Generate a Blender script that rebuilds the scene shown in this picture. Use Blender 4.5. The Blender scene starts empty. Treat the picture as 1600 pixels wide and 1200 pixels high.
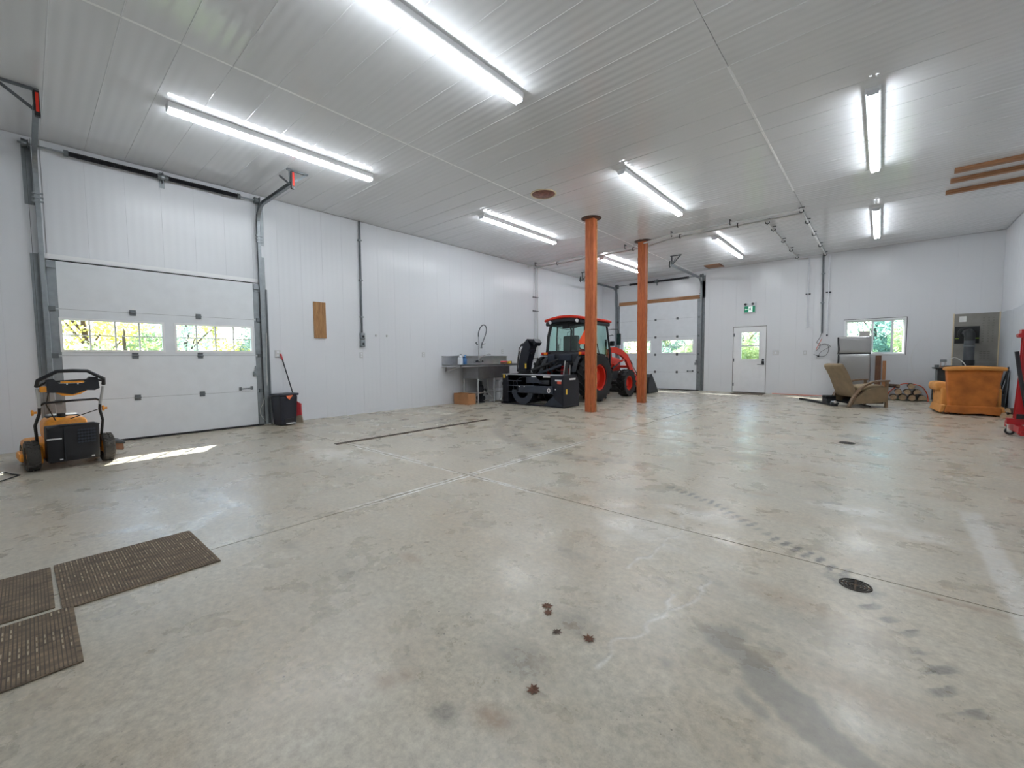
import bpy, bmesh, math, random
import numpy as np
from mathutils import Vector, Matrix
random.seed(7); np.random.seed(7)
S = bpy.context.scene
COL = S.collection
PI = math.pi

# ------------------------------------------------------------------ camera
H_CAM = 1.12
YAW, PITCH, ROLL, FPX = 0.716823, 0.0600038, 0.00836624, 659.626
fw = Vector((-math.sin(YAW)*math.cos(PITCH), math.cos(YAW)*math.cos(PITCH), -math.sin(PITCH)))
rt = Vector((math.cos(YAW), math.sin(YAW), 0)); dn = fw.cross(rt)
r_ = math.cos(ROLL)*rt + math.sin(ROLL)*dn; d_ = -math.sin(ROLL)*rt + math.cos(ROLL)*dn
cam = bpy.data.cameras.new('camera'); cam.sensor_width = 36; cam.sensor_fit = 'HORIZONTAL'
cam.lens = FPX/1600*36; cam.clip_start = 0.02; cam.clip_end = 300
camo = bpy.data.objects.new('camera', cam); COL.objects.link(camo)
Rm = Matrix((r_, -d_, -fw)).transposed().to_4x4()
camo.matrix_world = Matrix.Translation((0, 0, H_CAM)) @ Rm
S.camera = camo

# ------------------------------------------------------------------ world, sun, exposure
LAMP = 44.0          # emission of the LED tubes
W = bpy.data.worlds.new('sky'); S.world = W; W.use_nodes = True
wn = W.node_tree.nodes; wl = W.node_tree.links
for n in list(wn): wn.remove(n)
sky = wn.new('ShaderNodeTexSky'); sky.sky_type = 'NISHITA'; sky.sun_disc = False
sky.sun_elevation = math.radians(38); sky.sun_rotation = math.radians(-58)
sky.air_density = 1.2; sky.dust_density = 0.6; sky.ozone_density = 2.0
bg = wn.new('ShaderNodeBackground'); bg.inputs['Strength'].default_value = 0.72
wo = wn.new('ShaderNodeOutputWorld')
wl.new(sky.outputs[0], bg.inputs[0]); wl.new(bg.outputs[0], wo.inputs[0])
sun = bpy.data.lights.new('sun', 'SUN'); sun.energy = 28; sun.angle = math.radians(0.6); sun.color = (1, .97, .92)
suno = bpy.data.objects.new('sun', sun); COL.objects.link(suno); suno.location = (-20, 20, 20)
suno.rotation_euler = Vector((1.08, -0.67, -1)).to_track_quat('-Z', 'Y').to_euler()
vs = S.view_settings; vs.view_transform = 'Standard'; vs.look = 'None'; vs.gamma = 1; vs.exposure = 0.0
vs.use_curve_mapping = False

# ------------------------------------------------------------------ room numbers (metres)
XL, XR, YB, YF, ZC = -8.11, 2.047, 14.653, -1.6, 3.942

# ------------------------------------------------------------------ materials
MATS = {}
def new_mat(name):
    m = bpy.data.materials.new(name); m.use_nodes = True
    nt = m.node_tree; b = nt.nodes['Principled BSDF']; MATS[name] = m
    return m, nt, b
def rgb(c): return (c[0], c[1], c[2], 1)
def mat(name, c, rough=.5, metal=0, var=.12, scale=6, bump=0, bscale=60, emit=0, spec=.5, coat=0, alpha=1):
    if name in MATS: return MATS[name]
    m, nt, b = new_mat(name); N = nt.nodes; L = nt.links
    b.inputs['Roughness'].default_value = rough; b.inputs['Metallic'].default_value = metal
    b.inputs['Specular IOR Level'].default_value = spec
    if coat: b.inputs['Coat Weight'].default_value = coat
    tc = N.new('ShaderNodeTexCoord')
    if var:
        n = N.new('ShaderNodeTexNoise'); n.inputs['Scale'].default_value = scale; n.inputs['Detail'].default_value = 6
        L.new(tc.outputs['Object'], n.inputs['Vector'])
        r = N.new('ShaderNodeValToRGB')
        r.color_ramp.elements[0].position = .3; r.color_ramp.elements[1].position = .7
        r.color_ramp.elements[0].color = rgb([max(0, x*(1-var)) for x in c]); r.color_ramp.elements[1].color = rgb([min(1, x*(1+var)) for x in c])
        L.new(n.outputs['Fac'], r.inputs['Fac']); L.new(r.outputs[0], b.inputs['Base Color'])
    else: b.inputs['Base Color'].default_value = rgb(c)
    if bump:
        n2 = N.new('ShaderNodeTexNoise'); n2.inputs['Scale'].default_value = bscale; n2.inputs['Detail'].default_value = 4
        L.new(tc.outputs['Object'], n2.inputs['Vector'])
        bp = N.new('ShaderNodeBump'); bp.inputs['Strength'].default_value = bump; bp.inputs['Distance'].default_value = .01
        L.new(n2.outputs['Fac'], bp.inputs['Height']); L.new(bp.outputs[0], b.inputs['Normal'])
    if emit:
        b.inputs['Emission Color'].default_value = rgb(c); b.inputs['Emission Strength'].default_value = emit
    return m
def wood(name, c1, c2, stretch=(14, 14, 1.2), rough=.6, ring=5):
    m, nt, b = new_mat(name); N = nt.nodes; L = nt.links
    tc = N.new('ShaderNodeTexCoord'); mp = N.new('ShaderNodeMapping'); mp.inputs['Scale'].default_value = stretch
    L.new(tc.outputs['Object'], mp.inputs['Vector'])
    n = N.new('ShaderNodeTexNoise'); n.inputs['Scale'].default_value = ring; n.inputs['Detail'].default_value = 8; n.inputs['Distortion'].default_value = 1.2
    L.new(mp.outputs[0], n.inputs['Vector'])
    r = N.new('ShaderNodeValToRGB'); r.color_ramp.elements[0].position = .35; r.color_ramp.elements[1].position = .65
    r.color_ramp.elements[0].color = rgb(c1); r.color_ramp.elements[1].color = rgb(c2)
    L.new(n.outputs['Fac'], r.inputs['Fac']); L.new(r.outputs[0], b.inputs['Base Color'])
    b.inputs['Roughness'].default_value = rough
    bp = N.new('ShaderNodeBump'); bp.inputs['Strength'].default_value = .25; bp.inputs['Distance'].default_value = .004
    L.new(n.outputs['Fac'], bp.inputs['Height']); L.new(bp.outputs[0], b.inputs['Normal'])
    return m
def pvc(name, c, axis, rough=.3, period=.1, bump=.10):
    """glossy white PVC liner panel: faint flutes running along the panel"""
    m, nt, b = new_mat(name); N = nt.nodes; L = nt.links
    g = N.new('ShaderNodeNewGeometry'); sp = N.new('ShaderNodeSeparateXYZ'); L.new(g.outputs['Position'], sp.inputs[0])
    mu = N.new('ShaderNodeMath'); mu.operation = 'MULTIPLY'; mu.inputs[1].default_value = 2*PI/period
    L.new(sp.outputs[axis], mu.inputs[0])
    si = N.new('ShaderNodeMath'); si.operation = 'SINE'; L.new(mu.outputs[0], si.inputs[0])
    n = N.new('ShaderNodeTexNoise'); n.inputs['Scale'].default_value = 1.3; n.inputs['Detail'].default_value = 3
    L.new(g.outputs['Position'], n.inputs['Vector'])
    mr = N.new('ShaderNodeMapRange'); mr.inputs[1].default_value = .3; mr.inputs[2].default_value = .7; mr.inputs[3].default_value = rough*.97; mr.inputs[4].default_value = rough*1.03
    L.new(n.outputs['Fac'], mr.inputs[0]); L.new(mr.outputs[0], b.inputs['Roughness'])
    bp = N.new('ShaderNodeBump'); bp.inputs['Strength'].default_value = bump; bp.inputs['Distance'].default_value = .006
    L.new(si.outputs[0], bp.inputs['Height']); L.new(bp.outputs[0], b.inputs['Normal'])
    b.inputs['Base Color'].default_value = rgb(c)
    return m
def glass(name, tint=(1, 1, 1), gloss=.08):
    m = bpy.data.materials.new(name); m.use_nodes = True; nt = m.node_tree; N = nt.nodes; L = nt.links
    for n in list(N): N.remove(n)
    t = N.new('ShaderNodeBsdfTransparent'); t.inputs[0].default_value = rgb(tint)
    g = N.new('ShaderNodeBsdfGlossy'); g.inputs['Roughness'].default_value = .02
    fr = N.new('ShaderNodeLayerWeight'); fr.inputs['Blend'].default_value = .25
    mx = N.new('ShaderNodeMath'); mx.operation = 'MULTIPLY_ADD'; mx.inputs[1].default_value = .3; mx.inputs[2].default_value = gloss*.4
    L.new(fr.outputs['Fresnel'], mx.inputs[0])
    x = N.new('ShaderNodeMixShader'); o = N.new('ShaderNodeOutputMaterial')
    L.new(mx.outputs[0], x.inputs[0]); L.new(t.outputs[0], x.inputs[1]); L.new(g.outputs[0], x.inputs[2]); L.new(x.outputs[0], o.inputs[0])
    MATS[name] = m; return m
def leaf_mat(name, c):
    m = bpy.data.materials.new(name); m.use_nodes = True; nt = m.node_tree; N = nt.nodes; L = nt.links
    b = N['Principled BSDF']; o = N['Material Output']; b.inputs['Roughness'].default_value = .5
    n = N.new('ShaderNodeTexNoise'); n.inputs['Scale'].default_value = 1.1; n.inputs['Detail'].default_value = 6
    g = N.new('ShaderNodeNewGeometry'); L.new(g.outputs['Position'], n.inputs['Vector'])
    r = N.new('ShaderNodeValToRGB'); r.color_ramp.elements[0].position = .35; r.color_ramp.elements[1].position = .66
    r.color_ramp.elements[0].color = rgb(c[0]); r.color_ramp.elements[1].color = rgb(c[1])
    L.new(n.outputs['Fac'], r.inputs[0]); L.new(r.outputs[0], b.inputs['Base Color'])
    t = N.new('ShaderNodeBsdfTranslucent'); L.new(r.outputs[0], t.inputs[0])
    x = N.new('ShaderNodeMixShader'); x.inputs[0].default_value = .5
    L.new(b.outputs[0], x.inputs[1]); L.new(t.outputs[0], x.inputs[2]); L.new(x.outputs[0], o.inputs[0])
    MATS[name] = m; return m

def concrete():
    m, nt, b = new_mat('concrete'); N = nt.nodes; L = nt.links
    g = N.new('ShaderNodeNewGeometry'); P = g.outputs['Position']
    def noise(scale, det=8, rough=.6, stretch=None, dist=0):
        n = N.new('ShaderNodeTexNoise'); n.inputs['Scale'].default_value = scale; n.inputs['Detail'].default_value = det
        n.inputs['Roughness'].default_value = rough; n.inputs['Distortion'].default_value = dist
        if stretch:
            mp = N.new('ShaderNodeMapping'); mp.inputs['Scale'].default_value = stretch; L.new(P, mp.inputs[0]); L.new(mp.outputs[0], n.inputs[0])
        else: L.new(P, n.inputs[0])
        return n.outputs['Fac']
    def ramp(f, p0, p1, c0, c1):
        r = N.new('ShaderNodeValToRGB'); r.color_ramp.elements[0].position = p0; r.color_ramp.elements[1].position = p1
        r.color_ramp.elements[0].color = rgb(c0); r.color_ramp.elements[1].color = rgb(c1); L.new(f, r.inputs[0]); return r.outputs[0]
    def mix(f, a, c, mode='MIX'):
        x = N.new('ShaderNodeMix'); x.data_type = 'RGBA'; x.blend_type = mode
        if isinstance(f, float): x.inputs[0].default_value = f
        else: L.new(f, x.inputs[0])
        for i, v in ((6, a), (7, c)):
            if isinstance(v, tuple): x.inputs[i].default_value = rgb(v)
            else: L.new(v, x.inputs[i])
        return x.outputs[2]
    def math_(op, a, c=None):
        x = N.new('ShaderNodeMath'); x.operation = op; x.use_clamp = True
        for i, v in ((0, a), (1, c)):
            if v is None: continue
            if isinstance(v, (int, float)): x.inputs[i].default_value = v
            else: L.new(v, x.inputs[i])
        return x.outputs[0]
    big = noise(.6, 7, .62, dist=.2); mid = noise(2.6, 8, .65, dist=.2); fine = noise(30, 7, .75)
    BW = ((0, 0, 0), (1, 1, 1))
    col = ramp(big, .34, .66, (.415, .39, .325), (.54, .505, .425))
    col = mix(math_('MULTIPLY', ramp(noise(.9, 8, .66, (.6, 1.5, 1), .15), .40, .82, *BW), .75), col, (.46, .355, .24))
    col = mix(math_('MULTIPLY', ramp(mid, .45, .80, *BW), .45), col, (.61, .585, .515))
    col = mix(math_('MULTIPLY', ramp(noise(5.0, 10, .72, dist=.15), .48, .86, *BW), .26), col, (.29, .28, .25))
    col = mix(math_('MULTIPLY', ramp(noise(3.4, 10, .74, (1, 1.4, 1), .15), .50, .80, *BW), .45), col, (.68, .66, .59))
    col = mix(.7, col, ramp(fine, .22, .78, (.22, .215, .205), (.76, .75, .73)), 'OVERLAY')
    for sc_, th, msk in ((17, .085, .50), (41, .12, .54)):
        vo = N.new('ShaderNodeTexVoronoi'); vo.inputs['Scale'].default_value = sc_; vo.inputs['Randomness'].default_value = 1; L.new(P, vo.inputs['Vector'])
        dots = ramp(vo.outputs['Distance'], th*.6, th, (1, 1, 1), (0, 0, 0))
        col = mix(math_('MULTIPLY', math_('MULTIPLY', dots, ramp(noise(3.1, 4, .6), msk, msk+.1, *BW)), .75), col, (.10, .095, .085))
    at = N.new('ShaderNodeAttribute'); at.attribute_name = 'wear'
    sc = N.new('ShaderNodeSeparateColor'); L.new(at.outputs['Color'], sc.inputs[0])
    brk = ramp(noise(13, 9, .78, dist=.3), .38, .58, (.42, .42, .42), (1, 1, 1))
    col = mix(math_('MULTIPLY', sc.outputs[0], brk), col, (.105, .10, .09))
    col = mix(math_('MULTIPLY', sc.outputs[2], brk), col, (.27, .165, .095))
    col = mix(math_('MULTIPLY', sc.outputs[1], brk), col, (.93, .93, .91))
    col = mix(at.outputs['Alpha'], col, mix(.62, col, (.20, .19, .17)))
    L.new(col, b.inputs['Base Color'])
    ro = N.new('ShaderNodeMapRange'); ro.inputs[1].default_value = .35; ro.inputs[2].default_value = .65; ro.inputs[3].default_value = .22; ro.inputs[4].default_value = .40
    L.new(mid, ro.inputs[0]); L.new(ro.outputs[0], b.inputs['Roughness'])
    b.inputs['Specular IOR Level'].default_value = .6
    bp = N.new('ShaderNodeBump'); bp.inputs['Strength'].default_value = .12; bp.inputs['Distance'].default_value = .004
    L.new(fine, bp.inputs['Height']); L.new(bp.outputs[0], b.inputs['Normal'])
    return m
def mat_rug():
    m, nt, b = new_mat('rubber_mat_weave'); N = nt.nodes; L = nt.links
    tc = N.new('ShaderNodeTexCoord'); n = N.new('ShaderNodeTexNoise'); n.inputs['Scale'].default_value = 5; n.inputs['Detail'].default_value = 8
    mp = N.new('ShaderNodeMapping'); mp.inputs['Scale'].default_value = (6, 2, 1); L.new(tc.outputs['Object'], mp.inputs[0]); L.new(mp.outputs[0], n.inputs[0])
    r = N.new('ShaderNodeValToRGB'); r.color_ramp.elements[0].position = .3; r.color_ramp.elements[1].position = .72
    r.color_ramp.elements[0].color = (.085, .064, .046, 1); r.color_ramp.elements[1].color = (.27, .195, .125, 1)
    L.new(n.outputs['Fac'], r.inputs[0]); L.new(r.outputs[0], b.inputs['Base Color']); b.inputs['Roughness'].default_value = .85
    n2 = N.new('ShaderNodeTexNoise'); n2.inputs['Scale'].default_value = 180; L.new(tc.outputs['Object'], n2.inputs[0])
    bp = N.new('ShaderNodeBump'); bp.inputs['Strength'].default_value = .5; L.new(n2.outputs['Fac'], bp.inputs['Height']); L.new(bp.outputs[0], b.inputs['Normal'])
    return m

concrete(); mat_rug()
pvc('pvc_wall_left', (.74, .76, .795), 1, .26, .1, .05)
pvc('pvc_wall_back', (.745, .76, .785), 0, .26, .1, .05)
pvc('pvc_ceiling', (.74, .755, .78), 1, .10, .1, .14)
mat('backing', (.55, .56, .58), .8, var=0)
mat('joint', (.10, .095, .085), .9)
mat('white_paint', (.82, .83, .845), .38, var=.03)
mat('door_white', (.74, .77, .80), .42, var=.03, bump=.04, bscale=90)
mat('trim_white', (.86, .87, .88), .35, var=0)
mat('galv', (.27, .295, .31), .45, .75, var=.10, scale=14)
mat('galv_dark', (.15, .165, .175), .5, .7, var=.12, scale=14)
mat('black_metal', (.008, .0085, .010), .45, .1, var=.3)
mat('spring_black', (.010, .010, .014), .5, .2, var=.2)
mat('black_plastic', (.009, .010, .014), .5, var=.25)
mat('charcoal', (.020, .023, .029), .55, var=.2)
mat('rubber', (.009, .009, .010), .75, var=.35, scale=10, bump=.2, bscale=40)
mat('tread_worn', (.06, .055, .05), .85, var=.3)
mat('navy_metal', (.007, .009, .017), .40, .1, var=.3, scale=5)
mat('slate_metal', (.030, .038, .055), .42, .1, var=.2)
mat('orange_red', (.58, .026, .010), .55, var=.06, spec=.3)
mat('red_paint', (.40, .008, .012), .4, var=.1)
mat('red_plastic', (.62, .05, .06), .4, var=.1)
mat('yellow_orange', (.78, .30, .02), .4, var=.15, scale=20)
mat('amber', (.9, .25, .02), .2, var=.1)
mat('lens_red', (.55, .02, .015), .2, var=.1)
mat('lens_clear', (.85, .87, .88), .12, var=.05)
mat('smv_orange', (.95, .10, .02), .45, var=0)
mat('steel', (.56, .57, .58), .28, .7, var=.08, scale=9)
mat('steel_dull', (.40, .395, .38), .36, .6, var=.15, scale=9)
mat('fridge_steel', (.44, .44, .44), .30, .92, var=.02, scale=2)
mat('basin_steel', (.34, .335, .345), .34, .9, var=.1, scale=6)
mat('chrome', (.72, .73, .74), .12, 1, var=0)
mat('silver_paint', (.55, .56, .58), .35, .6, var=.08)
mat('cardboard', (.42, .20, .085), .8, var=.15)
mat('grey_card', (.42, .40, .38), .8, var=.1)
mat('tan_suede', (.25, .185, .110), .9, var=.14, scale=8, bump=.25, bscale=120)
mat('tan_suede_light', (.31, .235, .145), .9, var=.12, scale=8, bump=.25, bscale=120)
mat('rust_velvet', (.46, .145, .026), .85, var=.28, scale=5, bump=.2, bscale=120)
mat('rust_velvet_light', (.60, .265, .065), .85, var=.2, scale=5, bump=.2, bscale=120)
mat('stove_black', (.022, .024, .024), .5, .3, var=.3)
mat('flue_grey', (.075, .082, .09), .5, .4, var=.15)
mat('cement_board', (.27, .26, .235), .85, var=.15, scale=3)
mat('faded_ink', (.215, .205, .185), .85, var=.1)
mat('cream_strip', (.70, .60, .42), .7, var=.08)
mat('jamb_grey', (.20, .19, .18), .6, var=.05)
mat('paper', (.82, .82, .80), .7, var=.03)
mat('green_sign', (.0, .20, .10), .4, var=0, emit=.25)
mat('white_sign', (.85, .95, .92), .4, var=0, emit=.6)
mat('yellow_green', (.35, .55, .05), .5, var=0)
mat('grey_plastic', (.62, .63, .63), .5, var=.05)
mat('outlet_grey', (.58, .59, .59), .5, var=.05)
mat('blue_plastic', (.05, .16, .36), .35, var=.1)
mat('white_plastic', (.74, .76, .80), .35, var=.05)
mat('bin_navy', (.010, .012, .022), .42, var=.2)
mat('bag_orange', (.85, .20, .08), .5, var=.1)
mat('bristle', (.36, .30, .22), .9, var=.2, bump=.6, bscale=200)
mat('cord_black', (.02, .02, .02), .6, var=0)
mat('cord_orange', (.75, .10, .03), .5, var=0)
mat('cord_white', (.7, .7, .68), .5, var=0)
mat('door_mat_brown', (.11, .085, .06), .95, var=.25, bump=.5, bscale=150)
mat('mat_dash', (.40, .33, .23), .9, var=.2)
mat('mat_rib', (.10, .078, .058), .9, var=.2)
mat('drain_iron', (.035, .03, .026), .6, .5, var=.3)
mat('drain_rust', (.14, .085, .05), .75, .3, var=.4, scale=20)
mat('leaf_brown', (.12, .05, .025), .8, var=.3, scale=40)
mat('bark', (.09, .06, .045), .9, var=.35, scale=20, bump=.6, bscale=40)
mat('log_end', (.36, .25, .15), .8, var=.25, scale=18)
mat('grey_sheet', (.42, .46, .50), .35, var=.08)
mat('wainscot', (.62, .65, .69), .4, var=.03)
mat('grass', (.10, .16, .04), .95, var=.4, scale=2)
mat('rust_round', (.20, .075, .05), .7, var=.5, scale=16)
mat('collar_brown', (.10, .045, .03), .7, var=.4, scale=16)
mat('hydraulic', (.75, .76, .78), .15, 1, var=0)
mat('sticker_white', (.8, .8, .8), .4, var=0)
mat('sticker_yellow', (.85, .55, .05), .4, var=0)
mat('sticker_red', (.8, .12, .06), .4, var=0)
mat('seat_dark', (.06, .065, .06), .8, var=.2)
wood('post_wood', (.33, .070, .016), (.50, .135, .036), (12, 12, .9), .6, 4)
wood('post_edge', (.26, .07, .018), (.52, .26, .09), (10, 10, 1.5), .7, 7)
wood('board_wood', (.24, .115, .04), (.40, .215, .085), (16, 16, 1.1), .6, 4)
wood('header_wood', (.25, .115, .045), (.37, .185, .08), (1.2, 14, 14), .6, 4)
wood('ceiling_board', (.26, .12, .055), (.40, .20, .10), (1.2, 14, 14), .6, 4)
wood('dark_plank', (.13, .055, .03), (.22, .10, .05), (14, 14, 1.2), .6, 4)
wood('orange_plank', (.38, .16, .06), (.52, .25, .10), (14, 14, 1.2), .6, 4)
wood('arm_wood', (.17, .11, .065), (.27, .185, .115), (5, 5, 5), .45, 4)
glass('window_glass', (.97, 1, 1)); glass('cab_glass', (.72, .90, .86), .12); glass('screen_glass', (.60, .78, .80), .2)
leaf_mat('leaf_yellow', ((.50, .52, .16), (.92, .80, .28)))
leaf_mat('leaf_green', ((.26, .38, .18), (.70, .76, .42)))
leaf_mat('leaf_blue', ((.26, .38, .32), (.60, .72, .58)))
def tube_mat():
    m = bpy.data.materials.new('led_tube'); m.use_nodes = True; N = m.node_tree.nodes
    b = N['Principled BSDF']; b.inputs['Base Color'].default_value = (.9, .9, .9, 1)
    b.inputs['Emission Color'].default_value = (.90, .95, 1.0, 1); b.inputs['Emission Strength'].default_value = LAMP
    MATS['led_tube'] = m
tube_mat()

# ------------------------------------------------------------------ mesh builder
class MB:
    def __init__(s): s.v = []; s.f = []
    def add(s, vs_, fs):
        o = len(s.v); s.v += [tuple(p) for p in vs_]; s.f += [tuple(i+o for i in f) for f in fs]; return s
    def box(s, x0, x1, y0, y1, z0, z1):
        return s.add([(x0,y0,z0),(x1,y0,z0),(x1,y1,z0),(x0,y1,z0),(x0,y0,z1),(x1,y0,z1),(x1,y1,z1),(x0,y1,z1)],
                     [(0,3,2,1),(4,5,6,7),(0,1,5,4),(1,2,6,5),(2,3,7,6),(3,0,4,7)])
    def obox(s, c, size, R=None):
        m = MB().box(-size[0]/2, size[0]/2, -size[1]/2, size[1]/2, -size[2]/2, size[2]/2)
        R = R or Matrix.Identity(3); c = Vector(c)
        return s.add([tuple(c + R @ Vector(p)) for p in m.v], m.f)
    def bar(s, a, b, w, h, up=(0,0,1)):
        """box of section w x h from a to b"""
        a = Vector(a); b = Vector(b); d = (b-a); L = d.length; d.normalize(); u = Vector(up)
        if abs(d.dot(u)) > .98: u = Vector((0, 1, 0))
        sx = d.cross(u).normalized(); u = sx.cross(d)
        R = Matrix((sx, d, u)).transposed()
        return s.obox((a+b)/2, (w, L, h), R)
    def cyl(s, a, b, r0, r1=None, n=12):
        return s.tube([a, b], [r0, r0 if r1 is None else r1], n)
    def tube(s, pts, r, n=8, closed=False):
        P = [Vector(p) for p in pts]; k = len(P)
        rr = r if isinstance(r, (list, tuple)) else [r]*k
        T = []
        for i in range(k):
            a = P[(i-1) % k] if (closed or i > 0) else P[i]; b = P[(i+1) % k] if (closed or i < k-1) else P[i]
            T.append((b-a).normalized())
        u = T[0].cross(Vector((0, 0, 1)))
        if u.length < .05: u = T[0].cross(Vector((1, 0, 0)))
        u.normalize(); vs_ = []
        for i in range(k):
            u = (u - T[i]*u.dot(T[i])).normalized(); w = T[i].cross(u)
            for j in range(n):
                a = 2*PI*j/n; vs_.append(tuple(P[i] + (u*math.cos(a) + w*math.sin(a))*rr[i]))
        fs = []
        for i in range(k if closed else k-1):
            i2 = (i+1) % k
            for j in range(n): fs.append((i*n+j, i*n+(j+1) % n, i2*n+(j+1) % n, i2*n+j))
        if not closed: fs.append(tuple(range(n))[::-1]); fs.append(tuple((k-1)*n+j for j in range(n)))
        return s.add(vs_, fs)
    def prism(s, poly, axis, a, b):
        def P(p, t): return {'x': (t, p[0], p[1]), 'y': (p[0], t, p[1]), 'z': (p[0], p[1], t)}[axis]
        n = len(poly); vs_ = [P(p, a) for p in poly] + [P(p, b) for p in poly]
        return s.add(vs_, [tuple(range(n))[::-1], tuple(range(n, 2*n))] + [(i, (i+1) % n, n+(i+1) % n, n+i) for i in range(n)])
    def lathe(s, prof, c, axis='z', n=24, closed=False, cap=True):
        """prof: [(radius, height along axis)]"""
        vs_ = []; k = len(prof); c = Vector(c)
        for (r, h) in prof:
            for j in range(n):
                a = 2*PI*j/n; p = {'z': (r*math.cos(a), r*math.sin(a), h), 'x': (h, r*math.cos(a), r*math.sin(a)), 'y': (r*math.cos(a), h, r*math.sin(a))}[axis]
                vs_.append(tuple(c + Vector(p)))
        fs = []
        for i in range(k if closed else k-1):
            i2 = (i+1) % k
            for j in range(n): fs.append((i*n+j, i*n+(j+1) % n, i2*n+(j+1) % n, i2*n+j))
        if not closed and cap:
            if prof[0][0] > 1e-6: fs.append(tuple(range(n))[::-1])
            if prof[-1][0] > 1e-6: fs.append(tuple((k-1)*n+j for j in range(n)))
        return s.add(vs_, fs)
    def rbox(s, x0, x1, y0, y1, z0, z1, r, n=5, fn=None):
        """rounded box with n cuts a side; fn deforms a point"""
        hx, hy, hz = (x1-x0)/2, (y1-y0)/2, (z1-z0)/2; c = Vector(((x0+x1)/2, (y0+y1)/2, (z0+z1)/2)); r = min(r, hx, hy, hz)
        idx = {}; vs_ = []; fs = []
        # grid coordinates concentrated in the rounded rim
        g = [-1, -.9, -.6, 0, .6, .9, 1] if n <= 5 else [-1, -.95, -.85, -.6, -.3, 0, .3, .6, .85, .95, 1]
        m = len(g)
        def vert(i, j, k):
            if (i, j, k) in idx: return idx[(i, j, k)]
            p = Vector((g[i]*hx, g[j]*hy, g[k]*hz))
            q = Vector((max(-hx+r, min(hx-r, p.x)), max(-hy+r, min(hy-r, p.y)), max(-hz+r, min(hz-r, p.z))))
            d = p-q
            if d.length > 1e-9: p = q + d.normalized()*r
            p = p + c
            if fn: p = Vector(fn(p))
            idx[(i, j, k)] = len(vs_); vs_.append(tuple(p)); return idx[(i, j, k)]
        for a in range(m-1):
            for b in range(m-1):
                for e, fl in ((0, 1), (m-1, 0)):
                    for kind in range(3):
                        def V(u, v): return vert(*[(e, u, v), (u, e, v), (u, v, e)][kind])
                        q = (V(a, b), V(a+1, b), V(a+1, b+1), V(a, b+1)); fs.append(q if not fl else q[::-1])
        return s.add(vs_, fs)
    def xf(s, M):
        s.v = [tuple(M @ Vector(p)) for p in s.v]; return s
    def build(s, name, material, parent=None, smooth=0, world=False):
        me = bpy.data.meshes.new(name); off = Vector((0, 0, 0))
        if world and parent:
            p = parent
            while p: off += p.location; p = p.parent
        me.from_pydata([(a-off.x, b-off.y, c-off.z) for a, b, c in s.v], [], s.f)
        bm = bmesh.new(); bm.from_mesh(me); bmesh.ops.recalc_face_normals(bm, faces=bm.faces); bm.to_mesh(me); bm.free()
        if smooth:
            me.polygons.foreach_set('use_smooth', [True]*len(me.polygons)); me.set_sharp_from_angle(angle=math.radians(smooth))
        if material: me.materials.append(MATS[material])
        o = bpy.data.objects.new(name, me); COL.objects.link(o)
        if parent: o.parent = parent
        return o
def link_mesh(name, me, parent=None, loc=(0,0,0)):
    o = bpy.data.objects.new(name, me); COL.objects.link(o); o.location = loc
    if parent: o.parent = parent
    return o
def thing(name, label, cat, loc=(0,0,0), rz=0, group=None):
    o = bpy.data.objects.new(name, None); COL.objects.link(o); o.empty_display_size = .1
    o.location = loc; o.rotation_euler = (0, 0, rz); o['label'] = label; o['category'] = cat
    if group: o['group'] = group
    return o
def tag(o, label, cat, group=None):
    o['label'] = label; o['category'] = cat
    if group: o['group'] = group
    return o
def struct(o, label=None):
    o['kind'] = 'structure'
    if label: o['label'] = label
    return o
def at(o, loc, rz=0): o.location = loc; o.rotation_euler = (0, 0, rz); return o
def copy_tree(o, parent=None):
    c = o.copy(); COL.objects.link(c); c.parent = parent
    for ch in list(o.children): copy_tree(ch, c)
    return c
def arc(c, r, a0, a1, n, plane='xz'):
    out = []
    for i in range(n+1):
        a = a0 + (a1-a0)*i/n; u, v = r*math.cos(a), r*math.sin(a)
        out.append((c[0]+u, c[1], c[2]+v) if plane == 'xz' else (c[0], c[1]+u, c[2]+v) if plane == 'yz' else (c[0]+u, c[1]+v, c[2]))
    return out

def smooth_path(P, n=6):
    out = []; P = [Vector(p) for p in P]
    for i in range(len(P)-1):
        p0, p1, p2, p3 = P[max(0, i-1)], P[i], P[i+1], P[min(len(P)-1, i+2)]
        for k in range(n):
            s = k/n; out.append(tuple(.5*((2*p1)+(p2-p0)*s+(2*p0-5*p1+4*p2-p3)*s*s+(3*p1-p0-3*p2+p3)*s**3)))
    out.append(tuple(P[-1])); return out

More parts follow.
